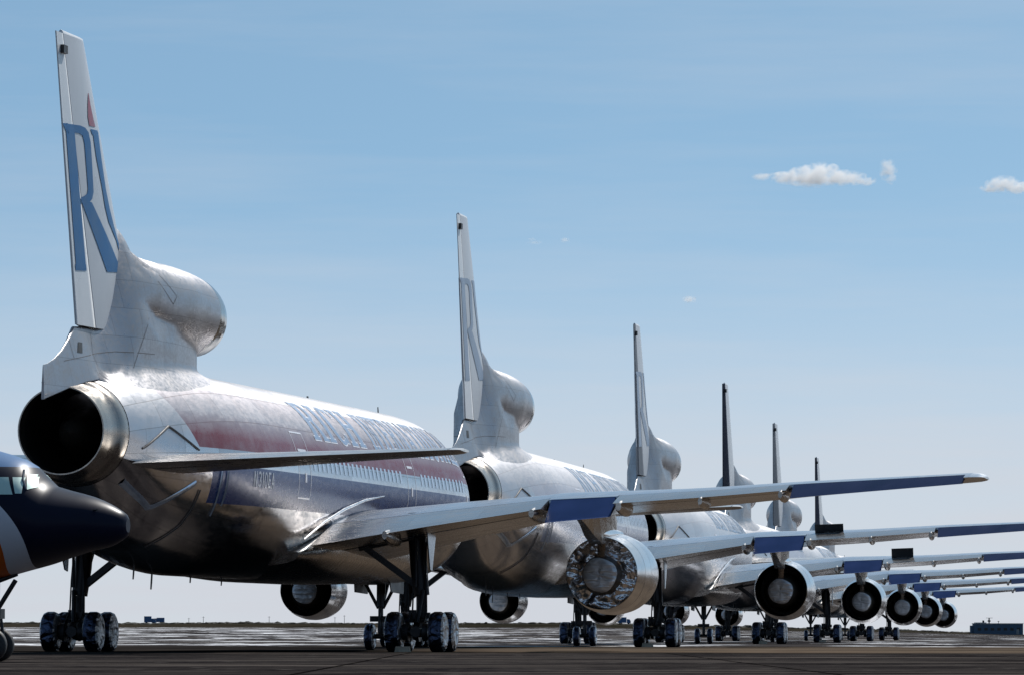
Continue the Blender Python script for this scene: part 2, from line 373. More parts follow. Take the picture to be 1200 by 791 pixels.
    mb.build('intake_lip', [M['lip'], M['soot']], duct)
    # small details on the tail cone
    for side in (1, -1):
        mb = MB(); fr = lambda s, z, o: L(s, side*(w(s, z)+o), z)
        mb.sheet(lambda u, v: fr(51.35 + .34*u + .2*(1-v), 8.18 + .3*v, .01), 3, 3, 0)
        mb.build('vent_opening', M['dark'], duct, fix=False)
    for side in (1, -1):
        fr = lambda s, z, o: L(s, side*(w(s, z)+o), z)
        for a, b in (((50.2,7.62),(50.6,8.2)),((50.6,8.2),(50.2,8.8)),((50.6,8.2),(53.0,7.9)),((49.0,8.35),(50.6,8.2)),((46.4,8.4),(49.0,8.35)),((45.6,10.5),(44.6,9.9)),((45.3,10.7),(44.3,10.15)),((44.6,9.9),(44.3,10.15)),((48.2,7.9),(46.8,9.4)),((52.2,8.0),(52.3,8.6))):
            dx, dz = b[0]-a[0], b[1]-a[1]; ll = math.hypot(dx, dz); nx, nzz = -dz/ll*.018, dx/ll*.018
            mb = MB(); mb.sheet(lambda u, v: fr(lerp(a[0], b[0], u)+nx*(v-.5), lerp(a[1], b[1], u)+nzz*(v-.5), .008), 6, 1)
            mb.build('panel_seam', M['seam'], duct, fix=False)
    # fin
    def surf(s0, s1, zs, nu=14, extra=None):
        rings = []
        for z in zs:
            a, b = s0(z), s1(z); ss = [lerp(a, b, (1-cos(pi*i/nu))/2 if s0 is FLE else i/nu) for i in range(nu+1)]
            rings.append([L(s, fin_t(s, z), z) for s in ss] + [L(s, -fin_t(s, z), z) for s in ss[::-1]])
        return rings
    zs = [8.95+.4*i for i in range(20)] + [16.75]
    mb = MB(); mb.loft(surf(FLE, FHG, zs), cap0=True); tipr = surf(FLE, lambda z: FHG(z), [16.75])[0]
    mb.loft([tipr, [(x*.7, y, z+.07) for x, y, z in tipr], [(x*.1, y, z+.1) for x, y, z in tipr]], cap1=True)
    fin = mb.build('tail_fin', M['finwhite'], root)
    mb = MB(); rz = surf(lambda z: FHG(z)+.03, FTE, zs, 8)
    defl = rad(3); hp = lambda z: yof(FHG(z))
    turn = lambda x, y, z: (x*cos(defl) - (y-hp(z))*sin(defl), hp(z) + (y-hp(z))*cos(defl) + x*sin(defl), z)
    rz = [[turn(*p) for p in r] for r in rz]
    mb.loft(rz, cap0=True, cap1=True)
    rud = mb.build('rudder', M['rudder'], fin)
    alt = MB(); d2 = rad(-6)
    alt.loft([[(p[0]*cos(d2) - (p[1]-hp(p[2]))*sin(d2), hp(p[2]) + (p[1]-hp(p[2]))*cos(d2) + p[0]*sin(d2), p[2]) for p in r] for r in surf(lambda z: FHG(z)+.03, FTE, zs, 8)], cap0=True, cap1=True)
    global RUDDER_ALT; RUDDER_ALT = alt.mesh('rudder', [M['rudder']])
    def fpt(s, z, side, off):
        x = side*(fin_t(min(s, FTE(z)-.02), z) + off); y = yof(s)
        return turn(x, y, z) if s > FHG(z) else (x, y, z)
    def fin_decal(name, quads, mat, off):
        for side in (1, -1):
            mb = MB()
            for p in quads:
                g = lambda u, v: (lerp(lerp(p[0][0], p[1][0], u), lerp(p[3][0], p[2][0], u), v), lerp(lerp(p[0][1], p[1][1], u), lerp(p[3][1], p[2][1], u), v))
                mb.sheet(lambda u, v: fpt(*g(u, v), side, off), 8, 8)
            mb.build(name, mat, fin, fix=False)
    q = []
    q.append([(52.92,14.32),(52.12,14.37),(50.90,10.47),(51.81,10.43)])
    q.append([(53.20,14.31),(52.70,14.35),(52.60,14.07),(52.83,14.10)]); q.append([(51.92,10.58),(50.92,10.63),(50.87,10.46),(51.86,10.41)])
    bo = [(52.19,14.36),(51.61,14.39),(51.14,14.37),(50.82,14.27),(50.61,14.01),(50.49,13.50),(50.37,12.92),(50.32,12.67),(50.44,12.47),(50.70,12.36),(51.40,12.28)]
    bi = [(52.11,14.15),(51.67,14.17),(51.37,14.13),(51.21,13.96),(51.14,13.78),(51.08,13.57),(50.91,13.00),(50.83,12.72),(50.89,12.58),(51.15,12.49),(51.44,12.43)]
    for k in range(10): q.append([bo[k], bo[k+1], bi[k+1], bi[k]])
    q.append([(51.44,12.39),(50.47,12.37),(47.39,10.64),(49.02,10.55)])
    il = [(50.38,14.31),(50.05,13.66),(49.46,12.85),(49.17,12.35),(48.80,11.95),(47.88,11.47),(47.48,11.12)]
    ir = [(49.71,14.37),(49.45,13.70),(49.02,12.85),(48.62,12.34),(48.13,11.88),(47.59,11.49),(47.25,11.16)]
    ir = [(max(s, FLE(z)+.10), z) for s, z in ir]
    for k in range(6): q.append([il[k], ir[k], ir[k+1], il[k+1]])
    q.append([(50.64,14.38),(49.80,14.41),(49.68,14.31),(50.43,14.24)])
    fin_decal('tail_logo', q, M['logoblue'], .012)
    fl = [(50.80,15.36),(50.88,15.00),(50.87,14.69),(50.73,14.46)]; fr_ = [(50.76,15.36),(50.56,15.02),(50.32,14.74),(50.07,14.48)]
    fin_decal('flame_emblem', [[fl[k], fr_[k], fr_[k+1], fl[k+1]] for k in range(3)], M['logored'], .012)
    mb = MB(); mb.box(.02, .16, yof(53.42), yof(53.0), 16.2, 16.42); mb.build('fin_bracket', M['dark'], fin)
    # tail engine nozzle
    mb = MB()
    mb.lathe_y([(51.0,1.465),(51.35,1.45),(51.8,1.40),(51.82,1.37),(52.45,1.28),(52.95,1.20)], 0, 6.03, yof, 56)
    mb.lathe_y([(52.95,1.20),(52.95,1.165),(52.3,1.19),(50.9,1.19),(49.0,.9)], 0, 6.03, yof, 56, ms=[0,2,1,1])
    nz_ = mb.build('exhaust_nozzle', [M['nozzle'], M['soot'], M['core']], root)
    mb = MB(); mb.lathe_y([(49.0,.92),(50.4,.66),(51.4,.46),(52.0,.24),(52.2,.01)], 0, 6.03, yof, 32)
    mb.build('exhaust_plug', M['core'], nz_)
    mb = MB(); mb.hexa([L(51.2,-.1,7.3),L(51.2,.1,7.3),L(54.6,.05,6.86),L(54.6,-.05,6.86),L(51.2,-.3,7.44),L(51.2,.3,7.44),L(54.85,.06,6.92),L(54.85,-.06,6.92)])
    mb.build('tail_spur', M['tailmetal'], duct)
    return fin, rud

# ---- wing
W_LE = [(0,17.6),(23.3,35.75),(23.7,36.4)]
W_TE = [(0,33.6),(2.7,33.2),(9.2,32.0),(12.2,33.2),(23.3,38.55),(23.7,38.6)]
W_ZT = [(0,3.0),(2.7,3.34),(6.2,3.90),(9.8,4.43),(12,4.53),(15,4.67),(18,4.85),(23.7,5.10)]
W_TH = [(0,.128),(9,.112),(24,.095)]
def foil_pt(r, f, up):      # point on the section at span r, chord fraction f
    le = interp(W_LE, r); c = interp(W_TE, r) - le; th = interp(W_TH, r)
    t = 5*th*c*(.2969*math.sqrt(f) - .126*f - .3516*f*f + .2843*f**3 - .1036*f**4)
    zt = interp(W_ZT, r); inc = lerp(.35, .02, clamp(r/14)); cam = .012*c*4*f*(1-f)
    z = zt + inc*(1-f)**1.5 + cam + (t*1.02 if up else -t*.98)
    return le + f*c, z
def wing_strip(mb, r0, r1, f0, f1, side, n=8, hinge=None, droop=0., m=0, nc=18):
    rings = []
    for i in range(n+1):
        r = lerp(r0, r1, i/n); pts = []
        for up in (True, False):
            fs = [lerp(f0, f1, (1-cos(pi*k/nc))/2 if f0 == 0 else k/nc) for k in range(nc+1)]
            fs = fs[::-1] if up else fs
            for f in fs[(0 if up else 1):]:
                pts.append(foil_pt(r, f, up))
        if droop:
            hs, hz = foil_pt(r, f0, True)
            pts = [(hs + (s-hs)*cos(droop) - (hz-z)*sin(droop)*-1*-1, hz + (z-hz)*cos(droop) - (s-hs)*sin(droop)) for s, z in pts]
        rings.append([L(s, side*r, z) for s, z in pts])
    mb.loft(rings, m, closed=True, cap0=True, cap1=True)
AIL = ((9.75, 11.95, .80), (17.7, 22.6, .76))
def build_wing(root, side):
    mb = MB()
    wing_strip(mb, 1.5, 9.7, 0, .74, side, 14); wing_strip(mb, 9.7, 12.0, 0, .80, side, 4); wing_strip(mb, 12.0, 17.65, 0, .76, side, 8)
    wing_strip(mb, 17.65, 23.08, 0, .76, side, 8); wing_strip(mb, 23.08, 23.25, 0, 1, side, 1)
    # rounded tip
    rings = []
    for k, (r, sc) in enumerate(((23.25,1),(23.45,.86),(23.6,.6),(23.66,.25))):
        pts = []
        for up in (True, False):
            fs = [(1-cos(pi*j/18))/2 for j in range(19)]; fs = fs[::-1] if up else fs[1:]
            for f in fs:
                s, z = foil_pt(23.25, f, up); zc = interp(W_ZT, 23.25)
                pts.append(L(lerp(36.9, s, .55+.45*sc) + (r-23.25)*.8, side*r, zc + (z-zc)*sc))
        rings.append(pts)
    mb.loft(rings, cap1=True)
    w = mb.build('wing', M['wing'], root)
    mb = MB(); wing_strip(mb, 2.75, 9.68, .745, 1, side, 12, droop=rad(2)); mb.build('flap', M['flap'], w)
    mb = MB(); wing_strip(mb, 12.03, 17.6, .765, 1, side, 8, droop=rad(2)); mb.build('flap', M['flap'], w)
    mb = MB(); wing_strip(mb, 9.78, 11.93, .795, 1, side, 3, droop=rad(21)); mb.build('inboard_aileron', M['blue'], w)
    mb = MB(); wing_strip(mb, 17.72, 23.05, .755, 1, side, 6, droop=rad(15)); mb.build('outboard_aileron', M['bluedark'], w)
    for r, hw, ln in ((5.0,.16,2.4),(9.4,.17,2.6),(12.25,.17,2.4),(14.9,.13,1.9),(17.45,.12,1.7)):
        te = interp(W_TE, r); s1, zl = foil_pt(r, .72, False); zt = interp(W_ZT, r); rings = []
        for i in range(9):
            t = i/8; s = lerp(te-ln, te+.18, t); k = math.sqrt(max(0.004, 1-(2*t-1)**2*(.98 if t < .5 else .75)))
            zc = lerp(zl-.10, zt-.16, t); h = .25 if r < 13 else .2
            rings.append([L(s, side*r + hw*k*cos(a), zc + h*k*sin(a)) for a in [2*pi*j/16 for j in range(16)]])
        mb = MB(); mb.loft(rings, cap0=True, cap1=True); mb.build('flap_track_fairing', M['flap'], w)
    # small cut at the flap root: light fillet edge
    mb = MB()
    pts = [(33.55,2.55,3.42),(31.5,2.75,3.98),(29,2.86,4.42),(26,2.93,4.78),(23,2.97,4.98)]
    mb.tube([L(s, side*(r+.08), z) for s, r, z in pts], [.02,.045,.055,.045,.02], 10)
    mb.build('root_fillet', M['wing'], w)
    return w
def build_stab(root, side):
    le = [(0,44.4),(1.4,45.3),(10.6,51.0),(10.95,51.7)]; te = [(0,50.9),(1.4,50.95),(10.6,52.85),(10.95,52.9)]
    zt = [(0,5.16),(1.4,5.2),(10.95,5.47)]
    def pt(r, f, up):
        a = interp(le, r); c = interp(te, r)-a; t = 5*.10*c*(.2969*math.sqrt(f)-.126*f-.3516*f*f+.2843*f**3-.1036*f**4)
        return a+f*c, interp(zt, r) + lerp(.12,.0,r/11)*(1-f) + (t if up else -t)
    def strip(mb, r0, r1, f0, f1, n):
        rings = []
        for i in range(n+1):
            r = lerp(r0, r1, i/n); p = []
            for up in (True, False):
                fs = [lerp(f0, f1, (1-cos(pi*k/14))/2 if f0 == 0 else k/14) for k in range(15)]; fs = fs[::-1] if up else fs[1:]
                p += [pt(r, f, up) for f in fs]
            rings.append([L(s, side*r, z) for s, z in p])
        mb.loft(rings, cap0=True, cap1=True); return rings
    mb = MB(); strip(mb, .9, 10.6, 0, .72, 10); rg = []
    for r, k in ((10.6,1),(10.8,.8),(10.93,.4)):
        p = []
        for up in (True, False):
            fs = [(1-cos(pi*j/14))/2 for j in range(15)]; fs = fs[::-1] if up else fs[1:]
            for f in fs:
                s, z = pt(10.6, f, up); zc = interp(zt, 10.6); p.append(L(lerp(51.9, s, .6+.4*k)+(r-10.6)*.7, side*r, zc+(z-zc)*k))
        rg.append(p)
    mb.loft(rg, cap0=True, cap1=True)
    t = mb.build('tailplane', M['stab'], root)
    mb = MB(); strip(mb, 1.5, 10.57, .73, 1, 10); mb.build('elevator', M['stab'], t)

def build_engine(root, side):
    cx, cz = side*10.45, 2.47
    mb = MB()
    prof = [(21.2,1.0),(20.7,1.0),(20.4,1.03),(20.3,1.08),(20.4,1.13),(20.8,1.2),(21.5,1.265),(22.4,1.305),(23.2,1.30),(24.2,1.245),(25.05,1.145),(25.06,1.125),(24.6,1.115),(23.6,1.09),(22.8,1.05)]
    ms = [1,1] + [1]*3 + [0]*5 + [1] + [2]*3; ms = ms[:len(prof)-1]; ms += [2]*(len(prof)-1-len(ms)); ms[11] = 4
    mb.lathe_y(prof, cx, cz, yof, 56, ms=ms)
    mb.lathe_y([(22.8,1.05),(22.8,.02)], cx, cz, yof, 56, ms=[2]); mb.lathe_y([(21.2,1.0),(21.3,.35),(20.9,.02)], cx, cz, yof, 40, ms=[2,2])
    for s in (23.0, 24.0): mb.lathe_y([(s,1.312 if s < 23.5 else 1.262),(s+.02,1.312 if s < 23.5 else 1.262)], cx, cz, yof, 56, ms=[3])
    e = mb.build('engine_nacelle', [M['cowl'], M['lip'], M['soot'], M['seam'], M['nozzle']], root)
    mb = MB(); mb.lathe_y([(22.8,.86),(24.0,.82),(24.9,.66),(25.45,.535)], cx, cz-.06, yof, 40); mb.build('engine_core', M['core'], e)
    mb = MB(); rings = []
    for k, (st, r) in enumerate(((25.40,.545),(25.50,.53),(25.55,.40),(25.56,.2),(25.56,.01))):
        rings.append([(cx + r*cos(a)*(1+.03*sin(3*a)), yof(st + (.02*sin(5*a+r*9) if 0 < k < 4 else 0)), cz-.06 + r*sin(a)*(1+.03*sin(4*a))) for a in [2*pi*j/40 for j in range(40)]])
    mb.loft(rings); mb.build('exhaust_cover', M['foilcap'], e)
    # strut above the core inside the fan nozzle
    mb = MB(); mb.hexa([(cx-.10,yof(25.3),cz+.4),(cx+.10,yof(25.3),cz+.4),(cx+.12,yof(23.2),cz+.6),(cx-.12,yof(23.2),cz+.6),(cx-.14,yof(25.0),cz+1.12),(cx+.14,yof(25.0),cz+1.12),(cx+.16,yof(23.2),cz+1.08),(cx-.16,yof(23.2),cz+1.08)])
    mb.build('nozzle_strut', M['nozzle'], e)
    # pylon
    mb = MB(); rings = []
    for s, zb, zt, wb, wt in ((22.2,3.66,3.80,.06,.06),(23.4,3.5,4.15,.20,.24),(24.8,3.46,4.5,.22,.36),(26.2,3.38,4.75,.20,.46),(27.6,3.62,4.72,.16,.50),(28.8,3.92,4.6,.10,.46),(30.2,4.18,4.5,.05,.3)):
        rings.append([L(s, side*10.45+q*side, z) for q, z in ((-wt,zt),(-lerp(wb,wt,.5),lerp(zb,zt,.5)),(-wb,zb),(wb,zb),(lerp(wb,wt,.5),lerp(zb,zt,.5)),(wt,zt))])
    mb.loft(rings, cap0=True, cap1=True, sm=False); mb.build('engine_pylon', M['flap'], e)
    mb = MB(); rings = []
    for s, zz, wd, h in ((20.9,3.62,.12,.06),(22.2,3.74,.28,.14),(24,3.72,.34,.22),(25.4,3.66,.32,.30),(26.8,3.72,.22,.26),(28,3.9,.06,.1)):
        rings.append([L(s, side*10.45 + wd*cos(a), zz + h*sin(a)) for a in [2*pi*j/20 for j in range(20)]])
    mb.loft(rings, cap0=True, cap1=True); mb.build('pylon_fairing', M['cowl'], e)
    return e
def wheel(parent, c, R=.635, w=.50, out=1, wrap=True):
    mb = MB(); h = w/2
    prof = [(-h*.90,.10*R),(-h*.98,.40*R),(-h*1.02,.62*R),(-h*.97,.80*R),(-h*.78,.93*R),(-h*.40,R),(h*.40,R),(h*.78,.93*R),(h*.97,.80*R),(h*1.02,.62*R),(h*.98,.40*R),(h*.90,.10*R)]
    ms = [1,1,1,1,0,0,0,1,1,1,1] if wrap else [2,2,0,0,0,0,0,0,0,2,2]
    mb.lathe_x(prof, c, 32, ms); mb.lathe_x([(-h*.9,.10*R),(-h*.9,.01)], c, 12, [3]); mb.lathe_x([(h*.9,.10*R),(h*.9,.01)], c, 12, [1])
    for k, (x, y, z) in enumerate(mb.v):       # weight on the contact patch
        if z < c[2]-.95*R: mb.v[k] = (x, y, c[2]-.955*R)
    return mb.build('wheel', [M['tyrewrap'] if wrap else M['tyre'], M['wheelwrap'], M['core'], M['gear']], parent)
def build_main_gear(root, side):
    g0 = side*5.45; mb = MB(); s = 29.23
    mb.tube([L(s-.1, side*5.25, 4.3), L(s-.05, side*5.35, 2.6), L(s, g0, 1.75)], [.29,.27,.25], 16)
    mb.tube([L(s, g0, 1.75), L(s, g0, .62)], .17, 14)
    mb.tube([L(s-1.05, g0, .62), L(s+1.05, g0, .62)], .17, 12)
    for ds in (-.89, .89): mb.tube([L(s+ds, g0-.75, .61), L(s+ds, g0+.75, .61)], .11, 10)
    mb.tube([L(s+.32, g0+side*.1, 1.9), L(s+.75, g0, .9)], .07, 8); mb.tube([L(s+.34, g0-.12, 2.0), L(s+.3, g0-.12, 3.6)], .05, 8)
    mb.tube([L(s+.28, g0+.16, 1.2), L(s+.1, g0+.16, 3.4)], .035, 6); mb.box(g0-.32, g0+.32, yof(s+.45), yof(s+.2), 1.02, 1.22); mb.box(g0-.42, g0-.1, yof(s-.2), yof(s-.5), .9, 1.3)
    for q in (-1, 1):
        for ds in (-.89, .89): mb.tube([L(s+ds, g0+q*.22, .61), L(s+ds, g0+q*.42, .61)], [.30,.24], 14)
        mb.tube([L(s+.9, g0+q*.24, .88), L(s+.35, g0+q*.22, 1.25), L(s+.27, g0+q*.2, 2.2), L(s+.2, g0+q*.1, 3.6)], .028, 6)
        mb.tube([L(s-.6, g0+q*.2, .95), L(s+.6, g0+q*.2, .95)], .04, 6)
    mb.hexa([L(s+.42,g0-.14,.75),L(s+.42,g0+.14,.75),L(s+1.0,g0+.1,.75),L(s+1.0,g0-.1,.75),L(s+.3,g0-.14,1.15),L(s+.3,g0+.14,1.15),L(s+.55,g0+.1,1.0),L(s+.55,g0-.1,1.0)])
    g = mb.build('main_landing_gear', M['gear'], root)
    for ds in (-.89, .89):
        for dr in (-.68, .68): wheel(g, L(s+ds, g0+dr, .607), out=1 if dr > 0 else -1)
    mb = MB(); mb.beam(L(s, side*5.3, 2.05), L(s+.3, side*3.55, 3.35), .22, .2); mb.tube([L(s, side*5.3, 2.3), L(s-1.8, side*5.3, 4.0)], .12, 10)
    mb.beam(L(s+.1, side*3.5, 3.2), L(s+.1, side*5.6, 3.62), .25, .16); mb.build('side_brace', M['gear'], g)
    mb = MB(); x = side*5.78
    mb.hexa([(x,yof(29.75),2.55),(x+side*.04,yof(29.75),2.55),(x+side*.04,yof(29.4),2.5),(x,yof(29.4),2.5),(x+side*.05,yof(30.5),3.7),(x+side*.09,yof(30.5),3.7),(x+side*.09,yof(28.9),3.95),(x+side*.05,yof(28.9),3.95)])
    mb.build('gear_door', M['door'], g)
    return g
def build_nose_gear(root):
    s = 7.99; mb = MB()
    mb.tube([L(s-.1, 0, 2.5), L(s, 0, 1.5)], [.16,.15], 12); mb.tube([L(s, 0, 1.5), L(s, 0, .5)], .09, 10)
    mb.tube([L(s,-.55,.47), L(s,.55,.47)], .09, 10)
    for q in (-1, 1): mb.tube([L(s, q*.08, 1.45), L(s, q*.62, 2.45)], .06, 8)
    mb.tube([L(s-.1, 0, 1.4), L(s-1.5, 0, 2.5)], .07, 8); mb.tube([L(s+.2, .0, 1.3), L(s+.3, 0, .6)], .05, 8); mb.box(-.35, .35, yof(s+.2), yof(s+.05), .98, 1.18)
    g = mb.build('nose_landing_gear', M['gear'], root)
    for q in (-.38, .38): wheel(g, L(s, q, .447), .468, .33, 1 if q > 0 else -1)
    for q in (-1, 1):
        mb = MB(); mb.hexa([(q*.62,yof(9.4),2.0),(q*.66,yof(9.4),2.0),(q*.66,yof(7.2),1.95),(q*.62,yof(7.2),1.95),(q*.6,yof(9.6),2.42),(q*.64,yof(9.6),2.42),(q*.64,yof(7.0),2.42),(q*.6,yof(7.0),2.42)])
        mb.build('gear_door', M['gear'], g)
    return g

# ---- lettering
def arc(cx, cy, rx, ry, a0, a1, t, n=10, tx=None):
    tx = t if tx is None else tx; out = []
    for i in range(n):
        p = []
        for a, k in ((lerp(a0, a1, i/n), 0), (lerp(a0, a1, (i+1)/n), 0), (lerp(a0, a1, (i+1)/n), 1), (lerp(a0, a1, i/n), 1)):
            a = rad(a); p.append((cx + (rx - k*tx)*cos(a), cy + (ry - k*t)*sin(a)))
        out.append(p)
    return out
def rc(x0, x1, y0, y1): return [(x0,y0),(x1,y0),(x1,y1),(x0,y1)]
T, H_, SE = .24, .09, .08     # thick stem, thin stroke, serif overhang (letter height 1)
def stem(x): return [rc(x, x+T, 0, 1), rc(x-SE, x+T+SE, 0, H_*.8), rc(x-SE, x+T+SE, 1-H_*.8, 1)]
GL = {
 'R': (stem(.1) + [rc(.34,.5,1-H_,1), rc(.34,.5,.46,.46+H_)] + arc(.5,.73,.30,.27,-90,90,H_,10,T*.9) + [[(.44,.5),(.62,.5),(.92,.0),(.68,.0)], rc(.62,.98,0,H_*.8)], 1.0),
 'I': (stem(.12), .50),
 'C': (arc(.5,.5,.42,.52,50,310,H_,18,T) + [rc(.74,.84,.70,.96), rc(.74,.84,.04,.24)], .98),
 'H': (stem(.1) + stem(.66) + [rc(.34,.66,.46,.46+H_)], 1.0),
 'N': ([rc(.14,.14+H_*1.1,0,1), rc(.76,.76+H_*1.1,0,1), [(.12,1),(.36,1),(.86,0),(.64,0)], rc(.04,.34,0,H_*.8), rc(.66,.96,1-H_*.8,1), rc(.04,.2,1-H_*.8,1)], 1.0),
 'T': ([rc(.33,.33+T,0,1), rc(.2,.7,0,H_*.8), rc(.04,.86,1-H_,1), rc(.04,.12,.74,1), rc(.78,.86,.74,1)], .9),
 'E': (stem(.1) + [rc(.34,.78,1-H_,1), rc(.34,.62,.46,.46+H_), rc(.34,.80,0,H_), rc(.72,.80,0,.26), rc(.70,.78,.76,1)], .9),
 'A': ([[(.38,1),(.5,1),(.22,0),(.12,0)], [(.38,1),(.56,1),(.90,0),(.66,0)], rc(.26,.7,.30,.30+H_), rc(.02,.34,0,H_*.8), rc(.56,1.0,0,H_*.8)], 1.0),
 'O': (arc(.5,.5,.42,.52,0,360,H_,24,T), 1.0),
 'L': (stem(.1) + [rc(.34,.78,0,H_), rc(.70,.78,0,.28)], .86),
 '3': (arc(.38,.73,.30,.27,-90,150,.16,10) + arc(.38,.27,.32,.27,-150,90,.16,10), .8),
 '1': ([rc(.2,.36,0,1), [(.08,.78),(.2,.86),(.2,1),(.08,.90)]], .5),
 '0': (arc(.4,.5,.33,.5,0,360,.14,20), .85),
 'n': ([rc(.08,.22,0,1), rc(.62,.76,0,1), [(.08,1),(.26,1),(.76,0),(.58,0)]], .9),
 'e': ([rc(.08,.24,0,1), rc(.24,.66,.86,1), rc(.24,.6,.44,.57), rc(.24,.66,0,.14)], .76),
 'a': ([[(.32,1),(.48,1),(.20,0),(.04,0)], [(.32,1),(.48,1),(.78,0),(.62,0)], rc(.2,.62,.24,.37)], .85)}
def grow(p, d):
    cx = sum(x for x, y in p)/len(p); cy = sum(y for x, y in p)/len(p); out = []
    n = len(p); area = sum(p[i][0]*p[(i+1)%n][1]-p[(i+1)%n][0]*p[i][1] for i in range(n)); sg = 1 if area > 0 else -1
    for i in range(n):
        a, b, c = p[i-1], p[i], p[(i+1)%n]
        e1 = Vector((b[0]-a[0], b[1]-a[1])); e2 = Vector((c[0]-b[0], c[1]-b[1]))
        if e1.length < 1e-6 or e2.length < 1e-6: out.append(b); continue
        n1 = Vector((e1.y, -e1.x)).normalized()*sg; n2 = Vector((e2.y, -e2.x)).normalized()*sg
        k = n1+n2; k = k/max(.35, k.length_squared/2) if k.length > 1e-4 else n1
        out.append((b[0]+k.x*d, b[1]+k.y*d))
    return out
def text_mesh(mb, text, place, height, widths, d, m, x0=0.):
    x = x0
    for ch, wd in zip(text, widths):
        if ch == ' ': x += wd; continue
        quads, adv = GL[ch]; k = wd/adv
        for p in quads:
            if d:
                p = grow([(a*k, b*height) for a, b in p], d)
            else: p = [(a*k, b*height) for a, b in p]
            g = lambda u, v: (lerp(lerp(p[0][0], p[1][0], u), lerp(p[3][0], p[2][0], u), v), lerp(lerp(p[0][1], p[1][1], u), lerp(p[3][1], p[2][1], u), v))
            mb.sheet(lambda u, v: place(x + g(u, v)[0], g(u, v)[1]), 2, 5, m)
        x += wd
    return x
def build_titles(fus):
    txt = 'RICH INTERNATIONAL'; adv = [GL[c][1] if c != ' ' else .55 for c in txt]
    big = 2.35; small = 1.36; wd = [a*(big if i < 5 else small) for i, a in enumerate(adv)]
    H = 1.5; tot = sum(wd)
    o = []
    for side in (1, -1):
        for name, d, off, mat in (('title_outline', .042, .006, M['titlewhite']), ('title_lettering', 0, .010, M['titleblue'])):
            mb = MB()
            def place(x, y):
                s = 32.3 - x if side > 0 else 32.3 - tot + x
                return fus_pt(s, 1.128 - y/2.975, off, side)
            x1 = text_mesh(mb, txt[:4], place, H, wd[:4], d, 0); mb.build(name, mat, fus, fix=False)
            mb = MB(); text_mesh(mb, txt[5:], place, H, wd[5:], d, 0, x1 + wd[4]); mb.build(name, mat, fus, fix=False)
    for side in (1, -1):
        mb = MB(); tx = 'n310ea'; wd2 = [GL[c][1]*.52 for c in tx]; tt = sum(wd2)
        def place(x, y):
            s = 41.75 - x if side > 0 else 41.75 - tt + x
            return fus_z(s, 4.80 + y, .008, side)
        text_mesh(mb, tx, place, .46, wd2, 0, 0); mb.build('registration', M['reg'], fus, fix=False)
    return o

# ------------------------------------------------------------------ build the first airliner
PL = [(-8.17,172.97,9.73,.002),(.82,238.34,7.00,.0),(9.17,314.76,6.58,-.0),(16.32,383.13,6.14,-.0),(22.98,451.35,6.59,-.0),(30.79,533.65,6.74,-.0)]
proto = empty('airliner', (PL[0][0], PL[0][1], 0), -rad(PL[0][2]))
fus = build_fuselage(proto); fin, rud = build_tail(proto); build_titles(fus)
for sd in (1, -1):
    build_wing(proto, sd); build_stab(proto, sd); build_engine(proto, sd); build_main_gear(proto, sd)
build_nose_gear(proto)

def kids(o): return [c for c in D.objects if c.parent is o]
def copy_tree(o, parent=None, skip=()):
    c = o.copy(); C.objects.link(c)
    if parent: c.parent = parent
    for ch in tree[o.name]:
        if ch.name.split('.')[0] not in skip: copy_tree(ch, c, skip)
    return c
tree = {o.name: kids(o) for o in D.objects}
def override(o, mat, slot=0):
    o.material_slots[slot].link = 'OBJECT'; o.material_slots[slot].material = mat
def walk(o):
    yield o
    for c in kids(o): yield from walk(c)
LAB = ['nearest polished airliner with maroon and blue stripes and a large blue R',
 'second airliner in the row, its tail just beyond the nose of the striped airliner',
 'third airliner in the row, narrow pale fin, a dark spoiler panel raised on its wing',
 'fourth airliner in the row, seen by its dark navy rudder between two paler fins',
 'fifth airliner in the row, thin pale grey fin just left of the last dark one',
 'farthest and smallest airliner, dark thin fin at the far end of the row']
RUD = [None, None, M['ruddergrey'], M['rudderdark'], M['ruddergrey'], M['rudderdark']]
tag(proto, LAB[0], 'airliner', 'jet airliners parked nose to tail in a row')
planes = [proto]
for i in range(1, 6):
    X, Y, h, z = PL[i]
    skip = {'title_outline', 'flame_emblem', 'registration'}
    if i >= 2: skip |= {'cabin_window', 'panel_seam', 'service_line'}
    if i >= 3: skip |= {'tail_logo'}
    o = copy_tree(proto, None, skip); o.location = (X, Y, z); o.rotation_euler = (0, 0, -rad(h))
    o['label'] = LAB[i]; planes.append(o)
    for c in walk(o):
        n = c.name.split('.')[0]
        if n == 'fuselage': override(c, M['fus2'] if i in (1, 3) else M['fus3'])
        elif n == 'title_lettering': override(c, M['titlegrey'])
        elif n == 'tail_logo': override(c, M['logofade'])
        elif n == 'rudder' and RUD[i]:
            if i >= 3: c.data = RUDDER_ALT
            override(c, RUD[i])
for c in list(kids(proto)):
    if c.name.startswith('engine_nacelle') and c.data.vertices[0].co.x < 0:
        for d in kids(c): D.objects.remove(d)
        D.objects.remove(c)
